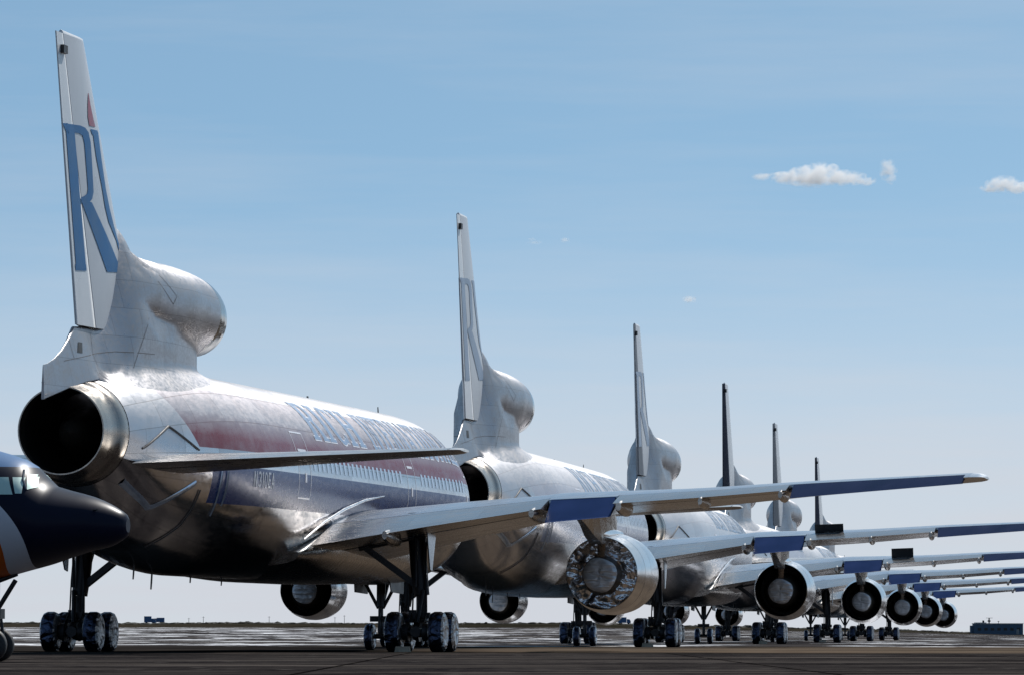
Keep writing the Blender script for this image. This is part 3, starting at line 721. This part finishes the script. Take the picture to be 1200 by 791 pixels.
# foil stuffed into the fan nozzle of the nearest right engine, and two raised spoilers
for c in kids(proto):
    if c.name.startswith('engine_nacelle') and c.data.vertices[0].co.x > 0:
        mb = MB(); rings = []
        for k in range(9):
            r = lerp(1.12, .56, k/8)
            rings.append([(10.45 + r*cos(a), yof(24.93 + .10*noise.noise((4*cos(a)*r, 4*sin(a)*r, 1.3)) + .07*noise.noise((11*cos(a)*r, 9*sin(a)*r, 4.3)) + .06*k/8), 2.47 + r*sin(a)) for a in [2*pi*j/72 for j in range(72)]])
        mb.loft(rings); mb.build('fan_nozzle_cover', M['foilann'], c)
for i, (r0, r1, ht) in ((1, (12.35,13.6,.33)), (2, (12.45,13.7,.50))):
    for c in kids(planes[i]):
        if c.name.startswith('wing.') and c.data.vertices[0].co.x > 0:
            mb = MB(); p = []
            for r in (r0, r1):
                s, z = foil_pt(r, .66, True)
                p.append((L(s, r, z+.0), L(s+.06, r, z+.0), L(s+.34, r, z+ht), L(s+.28, r, z+ht)))
            a, b = p
            mb.hexa([a[0],b[0],b[1],a[1],a[3],b[3],b[2],a[2]]); mb.build('raised_spoiler', M['dark'], c)

# ------------------------------------------------------------------ foreground jet nose
def build_small_jet():
    root = empty('parked_jet', (-7.62, 110.2, 0), 0)
    hd = rad(14); root.rotation_euler = (0, 0, -hd)          # local +X is the nose direction, turned a little towards the camera
    P = lambda u, r, z: (-u, -r, z)                          # u back from the nose tip, r to its right (camera side)
    top = [(0,2.84),(.05,2.93),(.37,3.13),(.74,3.28),(1.2,3.40),(1.55,3.50),(1.70,3.64),(1.98,3.92),(2.15,4.02),(2.5,4.14),(3.2,4.32),(4.5,4.55),(6.5,4.68),(24,4.68),(30,4.55),(33,4.4)]
    bot = [(0,2.56),(.05,2.46),(.37,2.28),(.74,2.20),(1.2,2.06),(1.6,1.93),(2.1,1.80),(2.65,1.66),(3.5,1.5),(5,1.32),(7,1.24),(22,1.24),(27,2.0),(33,3.9)]
    wid = [(0,.14),(.05,.25),(.37,.50),(.74,.72),(1.2,.97),(1.6,1.13),(2.1,1.28),(2.65,1.40),(3.5,1.54),(5,1.66),(7,1.7),(23,1.7),(28,1.2),(33,.2)]
    def rr(u, z):
        t = interp(top, u); b = interp(bot, u); q = (z-(t+b)/2)/((t-b)/2); return interp(wid, u)*math.sqrt(max(0, 1-q*q))
    def ring(u, n=48): 
        t = smooth_interp(top, u) if u < 1.4 or u > 2.6 else interp(top, u); b = smooth_interp(bot, u); w = smooth_interp(wid, u)
        return [P(u, w*sin(2*pi*j/n), (t+b)/2 + (t-b)/2*cos(2*pi*j/n)) for j in range(n)]
    us = [0,.02,.05,.14,.25,.37,.55,.74,.95,1.2,1.4,1.55,1.70,1.84,1.98,2.15,2.3,2.5,2.8,3.2,3.8,4.5,5.5,6.5,9,13,18,22,24,26,28,30,31.5,33]
    mb = MB(); mb.loft([ring(u) for u in us], cap0=True, cap1=True)
    m = NT('navy_jet_paint'); v = m.obj(); sep = m.n('ShaderNodeSeparateXYZ'); m.l(v, sep.inputs[0]); X, Y, Z = sep.outputs
    U = m.math('MULTIPLY', X, -1.)
    # curved cheat stripes that drop from the roof line behind the cockpit
    zz = m.math('SUBTRACT', Z, 2.2)
    d = m.math('SUBTRACT', U, m.math('MULTIPLY', m.math('MULTIPLY', zz, zz), .57))
    gt = lambda a, b: m.math('GREATER_THAN', a, b)
    c = m.mix(gt(d, 1.80), (.007,.009,.024), (.55,.58,.66)); c = m.mix(gt(d, 2.27), c, (.50,.10,.012)); c = m.mix(gt(d, 2.95), c, (.62,.63,.66))
    c = m.mix(m.math('MULTIPLY', gt(Z, 3.86), gt(U, 1.7)), c, (.10,.20,.38))
    m.set(c, .36, 0., .12); jp = m.mat
    f = mb.build('fuselage', jp, root)
    glass = NT('cockpit_glass'); glass.set((.46,.62,.58), .5, .3); glass = glass.mat
    def pane(pts, side=1):
        mb = MB(); g = lambda u, v: (lerp(lerp(pts[0][0], pts[1][0], u), lerp(pts[3][0], pts[2][0], u), v), lerp(lerp(pts[0][1], pts[1][1], u), lerp(pts[3][1], pts[2][1], u), v))
        mb.sheet(lambda u, v: P(g(u, v)[0], side*(rr(*g(u, v))+.012), g(u, v)[1]), 5, 5)
        fr = [(sum(q[0] for q in pts)/4, sum(q[1] for q in pts)/4)]
        o = mb.build('cockpit_window', glass, f, fix=False); return o
    for side in (1, -1):
        pane([(2.31,3.30),(2.02,3.30),(2.17,3.65),(2.34,3.65)], side); pane([(1.98,3.32),(1.87,3.32),(1.90,3.65),(2.10,3.65)], side)
        pane([(1.80,3.40),(1.66,3.46),(1.78,3.72),(1.90,3.72)], side)
    mb = MB(); mb.tube([P(1.82,rr(1.82,3.42)+.01,3.40), P(1.92,rr(1.92,3.6)+.02,3.6), P(1.98,rr(1.98,3.8)+.01,3.80)], .025, 6, 0)
    mb.build('windscreen_frame', M['ruddergrey'], f)
    mb = MB(); mb.tube([P(.55,.5,3.0),P(.45,.62,3.0)], .02, 6); mb.build('pitot_probe', M['dark'], f)
    # nose gear
    mb = MB(); mb.tube([P(2.75,0,1.7),P(2.8,0,.35)], .075, 12); mb.tube([P(2.7,.1,1.6),P(2.3,.05,1.75)], .05, 8); mb.tube([P(2.8,-.3,.33),P(2.8,.3,.33)], .06, 8)
    mb.tube([P(2.75,0,1.0),P(2.35,.0,1.62)], .05, 8); mb.box(-2.95,-2.62,-.14,.14,.85,1.05); mb.tube([P(2.66,0,.9),P(2.6,0,.45)], .035, 6)
    g = mb.build('nose_landing_gear', M['gear'], root)
    for q in (-.22, .22):
        mb = MB(); c = P(2.8, q, .33); n = 28; R = .335; prof = [(-.09,.1),(-.1,.2),(-.11,.27),(-.07,R),(.07,R),(.11,.27),(.1,.2),(.09,.1)]
        rings = [[(c[0]+r*cos(a), c[1]+d, c[2]+r*sin(a)) for a in [2*pi*j/n for j in range(n)]] for d, r in prof]
        mb.loft(rings, cap0=True, cap1=True); mb.build('wheel', M['tyre'], g)
    # the rest of the aircraft, left of the frame
    for side in (1, -1):
        mb = MB(); rings = []
        for r, le, te, z, t in ((1.2,10.5,16.5,1.75,.5),(7,14,17.6,2.2,.3),(14,18.4,20.4,2.75,.12)):
            rings.append([P(le+(te-le)*(.5-.5*cos(a)), side*r, z+t*.5*sin(a)*(1-.5*(.5-.5*cos(a)))) for a in [2*pi*j/20 for j in range(20)]])
        mb.loft(rings, cap0=True, cap1=True); mb.build('wing', M['wing'], root)
        mb = MB(); c = P(14.2, side*2.9, .35); g2 = None
        mb.tube([P(14.2, side*2.6, 1.8), P(14.2, side*2.6, .5)], .1, 10); gg = mb.build('main_landing_gear', M['gear'], root)
        for q in (2.3, 2.9):
            mb = MB(); rings = [[(-14.2+r*cos(a), -side*q+d, .5+r*sin(a)) for a in [2*pi*j/24 for j in range(24)]] for d, r in ((-.15,.25),(-.16,.4),(-.1,.5),(.1,.5),(.16,.4),(.15,.25))]
            mb.loft(rings, cap0=True, cap1=True); mb.build('wheel', M['tyre'], gg)
        mb = MB(); rings = [[P(u, side*2.55+r*cos(a), 3.6+r*sin(a)) for a in [2*pi*j/24 for j in range(24)]] for u, r in ((23,.45),(23.2,.55),(25,.62),(27.5,.5),(27.9,.38))]
        mb.loft(rings, cap0=True, cap1=True); mb.build('engine_nacelle', jp, root)
        mb = MB(); rings = [[P(lerp(31.6, 33.6, q) + (1.8-.9*q)*(.5-.5*cos(a)), side*lerp(.05, 5, q), 8.2+.1*sin(a)) for a in [2*pi*j/16 for j in range(16)]] for q in (0, 1)]
        mb.loft(rings, cap0=True, cap1=True); mb.build('tailplane', M['wing'], root)
    mb = MB(); rings = [[P(le+(te-le)*(.5-.5*cos(a)), .16*sin(a), z) for a in [2*pi*j/20 for j in range(20)]] for z, le, te in ((4.2,26.5,31.5),(8.2,31.3,33.6))]
    mb.loft(rings, cap0=True, cap1=True); mb.build('tail_fin', jp, root)
    return root
tag(build_small_jet(), 'dark navy jet nose with white and orange curved stripes in front of the row', 'jet')

# ------------------------------------------------------------------ ground
def ground_z(X, Y):
    if Y < 540: return 0.0
    u = X / Y; px = 600 + 6500*u
    g = interp([(-9999,1),(700,1),(900,.66),(1060,.42),(1200,.02),(1500,0)], px)
    base = interp([(540,0),(800,.62),(1100,1.45),(1600,2.4),(2400,3.3),(2440,3.5),(2480,5.0),(2540,5.2),(3200,4.6),(30000,3)], Y)
    z = base*g
    if 2430 < Y < 4000: z += .35*noise.noise((X*.02, Y*.01, 0))*g
    return z
ys = [-250,-100,-30,0,20,40,60,80,100,130,160,190,220,260,300,350,400,450,500,540,580,620,660,700,750,800,870,950,1030,1100,1200,1300,1450,1600,1800,2000,2200,2400,2440,2460,2480,2510,2540,2700,3200,4500,7000,12000,20000]
mb = MB(); nx = 150
def gx(i): t = (i/nx)*2-1; return math.copysign(abs(t)**1.9, t)
rows = []
for Y in ys:
    half = max(260, abs(Y)*.55)
    rows.append([(gx(i)*half, Y, ground_z(gx(i)*half, Y)) for i in range(nx+1)])
mb.loft(rows, closed=False)
m = NT('airfield_ground'); v = m.obj(); sep = m.n('ShaderNodeSeparateXYZ'); m.l(v, sep.inputs[0]); X, Y, Z = sep.outputs
wob = m.math('MULTIPLY', m.math('SUBTRACT', m.noise(m.mapv(v, (.02,.02,0)), 1, 3), .5), 20)
Yw = m.math('ADD', Y, wob)
n_f = m.noise(v, 3.0, 6, .7); n_m = m.noise(m.mapv(v, (.30,.10,1)), 1, 6, .7); n_b = m.noise(m.mapv(v, (.03,.012,1)), 1, 5, .6, .5)
n_s = m.noise(m.mapv(v, (.14,.035,1)), 1, 6, .7, .3); n_t = m.noise(m.mapv(v, (.05,.22,1), (40,3,0)), 1, 5, .65)
asph = m.mix(m.rng(n_m, .38, .62), (.011,.010,.012), (.054,.047,.044)); asph = m.mix(m.rng(n_f, .50, .68), asph, (.085,.074,.066)); asph = m.mix(m.rng(n_t, .54, .60), asph, (.115,.098,.086)); n_u = m.noise(m.mapv(v, (.12,.9,1), (7,2,0)), 1, 6, .7); asph = m.mix(m.rng(n_u, .54, .58), asph, (.012,.010,.011))
sp = m.n('ShaderNodeTexVoronoi', feature='F1'); m.l(m.mapv(v, (.5,.5,0)), sp.inputs['Vector']); sp.inputs['Scale'].default_value = 1; asph = m.mix(m.rng(sp.outputs['Distance'], .05, .09, 1, 0), asph, (.22,.20,.18))
jn = m.n('ShaderNodeTexBrick'); m.l(m.mapv(v, (1,1,1), (3,5,0)), jn.inputs['Vector']); jn.inputs['Scale'].default_value = 1; jn.inputs['Brick Width'].default_value = 7.5; jn.inputs['Row Height'].default_value = 7.5; jn.offset = 0; jn.inputs['Mortar Size'].default_value = .06; jn.inputs['Color1'].default_value = (1,1,1,1); jn.inputs['Color2'].default_value = (.8,.8,.8,1); jn.inputs['Mortar'].default_value = (.22,.22,.22,1)
asph = m.mix(1., asph, jn.outputs[0], 'MULTIPLY')
tan_ = m.mix(m.rng(n_m, .3, .7), (.085,.062,.045), (.17,.13,.095)); tan_ = m.mix(m.rng(n_t, .52, .58), tan_, (.03,.026,.024))
far = m.mix(m.rng(n_b, .4, .6), (.035,.032,.034), (.095,.085,.078)); far = m.mix(m.rng(n_s, .52, .57), far, (.018,.018,.021))
pm = m.math('ADD', m.noise(m.mapv(v, (.10,.030,1), (9,4,0)), 1, 7, .72, .4), m.math('ADD', m.rng(X, -70, 60, .085, .03), m.rng(Y, 1000, 2200, 0., -.05)))
far = m.mix(m.rng(pm, .60, .635), far, (.85,.85,.87))  # distant wet glints painted into the ground colour as pale streaks
dirt = m.mix(m.rng(n_b, .35, .65), (.022,.020,.014), (.045,.038,.028))
tan_ = m.mix(m.rng(m.math('ADD', X, m.math('MULTIPLY', n_t, 6)), -1.5, 2.5), m.mix(m.rng(n_m, .3, .7), (.012,.011,.011), (.04,.034,.03)), tan_)
c = m.mix(m.rng(Yw, 160, 168), asph, tan_)
c = m.mix(m.rng(Yw, 236, 256), c, far)
c = m.mix(m.rng(Y, 2300, 2400), c, dirt)
m.set(c, .9, 0., 0.); m.bump(m.noise(v, 5, 5, .7), .4, .03)
g = mb.build('ground', m.mat, None); tag(g, kind='structure')

# dark patches of old paving laid beside the wheels
# ------------------------------------------------------------------ wheel chocks
def chock(x, y, rz, label):
    mb = MB(); mb.hexa([(-.24,-.12,0),(.24,-.12,0),(.24,.12,0),(-.24,.12,0),(-.22,-.04,.17),(.22,-.04,.17),(.22,.04,.17),(-.22,.04,.17)])
    o = mb.build('wheel_chock', M['chock']); o.location = (x, y, .004); o.rotation_euler = (0,0,rz); tag(o, label, 'wheel chock', 'pale wheel chocks at the main wheels'); return o
def at_plane(i, s, r):
    X, Y, h, z = PL[i]; a = S0 - s; h = rad(h); return X + a*sin(h) + r*cos(h), Y + a*cos(h) - r*sin(h), -h
for i, nm in enumerate(('nearest', 'second', 'third', 'fourth')):
    x, y, rz = at_plane(i, 31.0, 5.2); chock(x, y, rz, 'pale wooden chock behind the right main wheels of the %s airliner' % nm)

# ------------------------------------------------------------------ far things on the horizon
M['truckblue'] = simple('truck_blue_paint', (.025,.10,.24), .4, 0, .2); M['bldblue'] = simple('hut_blue_cladding', (.045,.095,.16), .6, 0, .15)
M['roof'] = simple('hut_grey_roof', (.22,.24,.26), .6); M['bush'] = simple('scrub', (.022,.022,.012), .9, 0, .3)
def truck(x, y, flip, label, bl=4.4, bh=2.3):
    t = empty('truck', (x, y, ground_z(x, y)), pi if flip else 0); tag(t, label, 'truck', None)
    mb = MB(); mb.box(-bl/2, bl/2, -1.2, 1.2, .9, .9+bh); mb.box(-bl/2-.05, bl/2+.05, -1.25, 1.25, .8, .9); mb.build('cargo_box', M['truckblue'], t)
    mb = MB(); mb.loft([[(bl/2+.15,q*1.15,z) for q, z in ((-1,.6),(1,.6),(1,2.5),(-1,2.5))], [(bl/2+1.3,q*1.15,z) for q, z in ((-1,.6),(1,.6),(1,2.45),(-1,2.45))], [(bl/2+1.9,q*1.1,z) for q, z in ((-1,.6),(1,.6),(1,1.6),(-1,1.6))]], cap0=True, cap1=True, sm=False)
    cab = mb.build('cab', M['truckblue'], t); mb = MB(); mb.hexa([(bl/2+1.4,-1,1.65),(bl/2+1.92,-1,1.65),(bl/2+1.92,1,1.65),(bl/2+1.4,1,1.65),(bl/2+1.2,-1,2.35),(bl/2+1.4,-1,2.35),(bl/2+1.4,1,2.35),(bl/2+1.2,1,2.35)]); mb.build('windscreen', M['dark'], cab)
    for px in (-bl/2+.9, bl/2+.9):
        for q in (-1.05, 1.05):
            mb = MB(); rings = [[(px+r*cos(a), q+d, .45+r*sin(a)) for a in [2*pi*j/16 for j in range(16)]] for d, r in ((-.14,.2),(-.14,.42),(.14,.42),(.14,.2))]; mb.loft(rings, cap0=True, cap1=True); mb.build('wheel', M['tyre'], t)
    return t
def X_at(px, Y): return (px-600)/6500*Y
truck(X_at(174,2500), 2500, False, 'small blue truck on the horizon at far left, the left one of two', 3.2, 2.6)
truck(X_at(189,2506), 2506, True, 'small blue truck on the horizon at far left, the right one of two', 3.4, 1.9)
truck(X_at(729,2500), 2500, False, 'blue box truck on the horizon below the nearest foil covered engine', 4.0, 2.4)
# long low blue building with roof masts
bx, by = X_at(1167, 2480), 2480
b = empty('airfield_building', (bx, by, ground_z(bx, by)), 0); tag(b, 'long low blue building with roof masts on the horizon at far right', 'building')
mb = MB(); mb.box(-10.4, 11.6, -4, 4, -.2, 4.6); mb.box(-11.6, -10.42, -3, 3, -.2, 3.9); w = mb.build('wall', M['bldblue'], b)
mb = MB(); mb.box(-10.6, 11.8, -4.2, 4.2, 4.62, 4.95); mb.box(-9.7, -4.6, -2.5, 2.5, 4.97, 5.3); r = mb.build('roof', M['roof'], b)
mb = MB(); mb.tube([(-3.2,0,4.9),(-3.2,0,7.4)], .28, 8); mb.beam((-4.6,0,7.3),(-1.6,0,7.3), .16, .16); mb.box(-3.8,-2.6,-.5,.5,5.6,6.3); mb.box(-6.2,-5.4,-.4,.4,5.3,6.2); mb.tube([(1,0,4.9),(1,0,5.9)], .12, 6); mb.box(.6,1.4,-.2,.2,5.7,5.95); mb.build('mast', M['dark'], r)
for k in range(7):
    mb = MB(); x = -8.6 + k*2.9; mb.box(x, x+1.5, -4.04, -4.003, 1.7, 2.9); mb.build('window', M['dark'], w)
mb = MB(); mb.box(8.6, 9.8, -4.05, -4.003, 0, 2.3); mb.build('door', M['roof'], w)
for px, hgt, lb in ((316,3.4,'thin utility pole on the horizon left of the hanging left engine'),(393,3.2,'thin utility pole on the horizon, shorter of the pair near the nearest right gear'),(404,4.0,'thin utility pole on the horizon, taller of the pair near the nearest right gear'),(222,2.6,'thin utility pole on the horizon right of the two blue trucks'),(239,3.2,'thin utility pole on the horizon farther right of the two blue trucks')):
    x = X_at(px, 2520); mb = MB(); mb.tube([(0,0,-.3),(0,0,hgt)], [.12,.08], 8); mb.beam((-.6,0,hgt-.4),(.6,0,hgt-.4), .1, .1)
    o = mb.build('utility_pole', M['dark']); o.location = (x, 2520, ground_z(x, 2520)); tag(o, lb, 'utility pole', 'utility poles on the horizon')
# scrub along the bank: uncountable
mb = MB(); rnd = random.Random(3)
for k in range(1400):
    Yk = rnd.uniform(2478, 2530); px = rnd.uniform(-60, 1140); x = X_at(px, Yk); z = ground_z(x, Yk); h = rnd.uniform(.15, .6)*(1 if rnd.random() < .93 else 1.7); w_ = rnd.uniform(.8, 3.2)
    n = 6; rings = [[(x + w_*q*cos(2*pi*j/n)*rnd.uniform(.8,1.2), Yk + w_*q*sin(2*pi*j/n)*.6, z + zz*rnd.uniform(.85,1.15)) for j in range(n)] for q, zz in ((1,-.1),(.8,h*.6),(.3,h))]
    mb.loft(rings, cap1=True, sm=False)
tag(mb.build('scrub', M['bush'], None, fix=False), 'low dark scrub along the far bank', 'scrub', None, 'stuff')

# ------------------------------------------------------------------ clouds: real volumes of vapour, four kilometres off
def cloud(name_label, px, py, wpx, hpx, seed, dens, parts, Y=4000):
    k = Y/6500; cx = X_at(px, Y); cz = .55 + (742.5-py)*k; R = random.Random(seed); mb = MB()
    W = wpx*k/2; H = hpx*k/2; rings = []; n = 40; nn = 56; el = [(ox*W, oz*H, sw*W, min(sw*W, 2.5*sh*H), sh*H) for ox, oz, sw, sh in parts]
    def reach(d):                                   # one closed hull around all lobes, star shaped from the middle
        best = .3*min(W, H)
        for ox, oz, a, b, c in el:
            A = (d.x/a)**2 + (d.y/b)**2 + (d.z/c)**2; B = -2*(d.x*ox/a/a + d.z*oz/c/c); Cc = (ox/a)**2 + (oz/c)**2 - 1.12
            disc = B*B - 4*A*Cc
            if disc > 0: best = max(best, (-B + math.sqrt(disc))/(2*A))
        return best
    for i in range(1, n):
        th = pi*i/n; row = []
        for j in range(nn):
            ph = 2*pi*j/nn; d = Vector((sin(th)*cos(ph)*W/H, sin(th)*sin(ph)*1.2, cos(th))).normalized(); row.append(d*reach(d))
        rings.append(row)
    mb.loft(rings, cap0=True, cap1=True)
    o = mb.build('cloud', cloud_mat(dens, seed, el, H)); o.location = (cx, Y, cz); tag(o, name_label, 'cloud')
def cloud_mat(dens, seed, el, H):
    mt = D.materials.new('cloud_vapour'); mt.use_nodes = True; t = mt.node_tree; t.nodes.clear()
    m = NT.__new__(NT); m.mat = mt; m.t = t; out = m.n('ShaderNodeOutputMaterial'); pv = m.n('ShaderNodeVolumePrincipled'); m.l(pv.outputs[0], out.inputs['Volume'])
    pv.inputs['Color'].default_value = (1,1,1,1); pv.inputs['Anisotropy'].default_value = .30
    v = m.obj(); nn = m.noise(m.mapv(v, (1.,1.,1.3), (seed*13,0,0)), 1.6/H, 7, .66, .3); body = None
    for ox, oz, a, b, c in el:                      # soft fall-off from the middle of each lobe
        ln = m.n('ShaderNodeVectorMath', operation='LENGTH'); m.l(m.mapv(v, (1/a,1/b,1/c), (-ox/a,0,-oz/c)), ln.inputs[0])
        q = m.math('SUBTRACT', 1., ln.outputs['Value']); body = q if body is None else m.math('MAXIMUM', body, q)
    f = m.math('ADD', m.math('MULTIPLY', body, 1.1), m.math('MULTIPLY', m.math('SUBTRACT', nn, .5), 4.4))
    m.l(m.math('MULTIPLY', m.rng(f, .12, .75), dens), pv.inputs['Density'])
    return mt
cloud('widest small white cloud, ragged left tail, right of centre in the sky', 960, 206, 122, 32, 3, .13, [(-.1,.0,.55,.85),(.4,-.1,.55,.6),(.85,-.35,.3,.35),(-.55,-.1,.42,.5),(-1.08,.0,.22,.3),(.05,.4,.38,.65)])
cloud('small upright wisp of cloud just right of the widest cloud', 1040, 200, 26, 30, 9, .12, [(.1,.1,.9,.9),(.3,-.5,.6,.6)])
cloud('white cloud cut by the right edge of the photo', 1180, 216, 56, 22, 5, .14, [(-.1,.1,.75,.9),(.5,-.3,.8,.7),(-.6,-.4,.5,.5)])
cloud('tiny cloud puff low above the wings, right of the second fin', 808, 351, 18, 9, 6, .14, [(0,0,1,1)])
cloud('faint cloud wisp upper middle, left one of two', 626, 284, 20, 9, 7, .05, [(0,0,1,.6),(-.3,.8,.6,.5)])
cloud('faint cloud dot upper middle, right one of two', 662, 281, 11, 7, 8, .12, [(0,0,1,1)])

# ------------------------------------------------------------------ light
SUN_AZ, SUN_EL = rad(30), rad(46)          # azimuth from the view direction (+Y) towards +X
sd = Vector((sin(SUN_AZ)*cos(SUN_EL), cos(SUN_AZ)*cos(SUN_EL), sin(SUN_EL)))
l = D.lights.new('sun', 'SUN'); l.energy = 4.1; l.angle = rad(.53); l.color = (1, .962, .91)
so = D.objects.new('sun', l); C.objects.link(so); so.rotation_euler = sd.to_track_quat('Z', 'Y').to_euler()
w = D.worlds.new('World'); SC.world = w; w.use_nodes = True; t = w.node_tree; t.nodes.clear()
out = t.nodes.new('ShaderNodeOutputWorld'); bg = t.nodes.new('ShaderNodeBackground'); t.links.new(bg.outputs[0], out.inputs[0])
sky = t.nodes.new('ShaderNodeTexSky'); sky.sky_type = 'NISHITA'; sky.sun_disc = False; sky.sun_elevation = SUN_EL; sky.sun_rotation = SUN_AZ
sky.altitude = 800; sky.air_density = 1.0; sky.dust_density = .6; sky.ozone_density = 1.5
tc = t.nodes.new('ShaderNodeTexCoord')
sx = t.nodes.new('ShaderNodeSeparateXYZ'); t.links.new(tc.outputs['Generated'], sx.inputs[0])
def wm(op, a, b=None):
    x = t.nodes.new('ShaderNodeMath'); x.operation = op
    for i, q in enumerate((a, b)):
        if q is None: continue
        if hasattr(q, 'node'): t.links.new(q, x.inputs[i])
        else: x.inputs[i].default_value = q
    return x.outputs[0]
fall = wm('EXPONENT', wm('MULTIPLY', sx.outputs[2], -4.6))      # steeper colour change close to the horizon, true higher up
zc = wm('ADD', wm('MULTIPLY', sx.outputs[2], wm('ADD', wm('MULTIPLY', fall, 4.2), 1.)), wm('MULTIPLY', fall, .08))
cb = t.nodes.new('ShaderNodeCombineXYZ'); t.links.new(sx.outputs[0], cb.inputs[0]); t.links.new(sx.outputs[1], cb.inputs[1]); t.links.new(zc, cb.inputs[2])
nm = t.nodes.new('ShaderNodeVectorMath'); nm.operation = 'NORMALIZE'; t.links.new(cb.outputs[0], nm.inputs[0]); t.links.new(nm.outputs[0], sky.inputs[0])
hz = t.nodes.new('ShaderNodeMapRange'); hz.interpolation_type = 'SMOOTHERSTEP'; t.links.new(sx.outputs[2], hz.inputs[0])
for i, q in enumerate((0., .095, .92, 0.)): hz.inputs[i+1].default_value = q
tint = t.nodes.new('ShaderNodeMix'); tint.data_type = 'RGBA'; tint.blend_type = 'MULTIPLY'; tint.inputs[0].default_value = 1
t.links.new(sky.outputs[0], tint.inputs[6]); tint.inputs[7].default_value = (1.06, 1.22, 1.09, 1)
cn = t.nodes.new('ShaderNodeTexNoise'); cm = t.nodes.new('ShaderNodeMapping'); t.links.new(tc.outputs['Generated'], cm.inputs[0]); cm.inputs['Scale'].default_value = (6, 6, 70)
t.links.new(cm.outputs[0], cn.inputs['Vector']); cn.inputs['Scale'].default_value = 1; cn.inputs['Detail'].default_value = 6; cn.inputs['Roughness'].default_value = .6
cr = t.nodes.new('ShaderNodeMapRange'); t.links.new(cn.outputs[0], cr.inputs[0])
for i, q in enumerate((.45, .75, 0., .22)): cr.inputs[i+1].default_value = q
hzf = wm('MINIMUM', wm('ADD', hz.outputs[0], cr.outputs[0]), 1.)
haze = t.nodes.new('ShaderNodeMix'); haze.data_type = 'RGBA'; t.links.new(hzf, haze.inputs[0]); t.links.new(tint.outputs[2], haze.inputs[6]); haze.inputs[7].default_value = (6.35, 6.65, 7.25, 1)
t.links.new(haze.outputs[2], bg.inputs[0]); bg.inputs[1].default_value = .10

# ------------------------------------------------------------------ camera and render settings
cam = D.cameras.new('camera'); co = D.objects.new('camera', cam); C.objects.link(co); SC.camera = co
cam.sensor_width = 36; cam.lens = 36*6500/1200; cam.clip_start = 1; cam.clip_end = 40000
co.location = (0, 0, .554); co.rotation_euler = (pi/2 + .0533351, 0, 0)
co.rotation_euler.rotate_axis('Z', .00069)
SC.view_settings.view_transform = 'Standard'; SC.view_settings.look = 'None'; SC.view_settings.exposure = 0; SC.view_settings.gamma = 1
SC.render.engine = 'CYCLES'; SC.cycles.use_denoising = True; SC.cycles.max_bounces = 16; SC.cycles.glossy_bounces = 5; SC.cycles.volume_bounces = 14
SC.cycles.sample_clamp_indirect = 6; SC.cycles.caustics_reflective = False
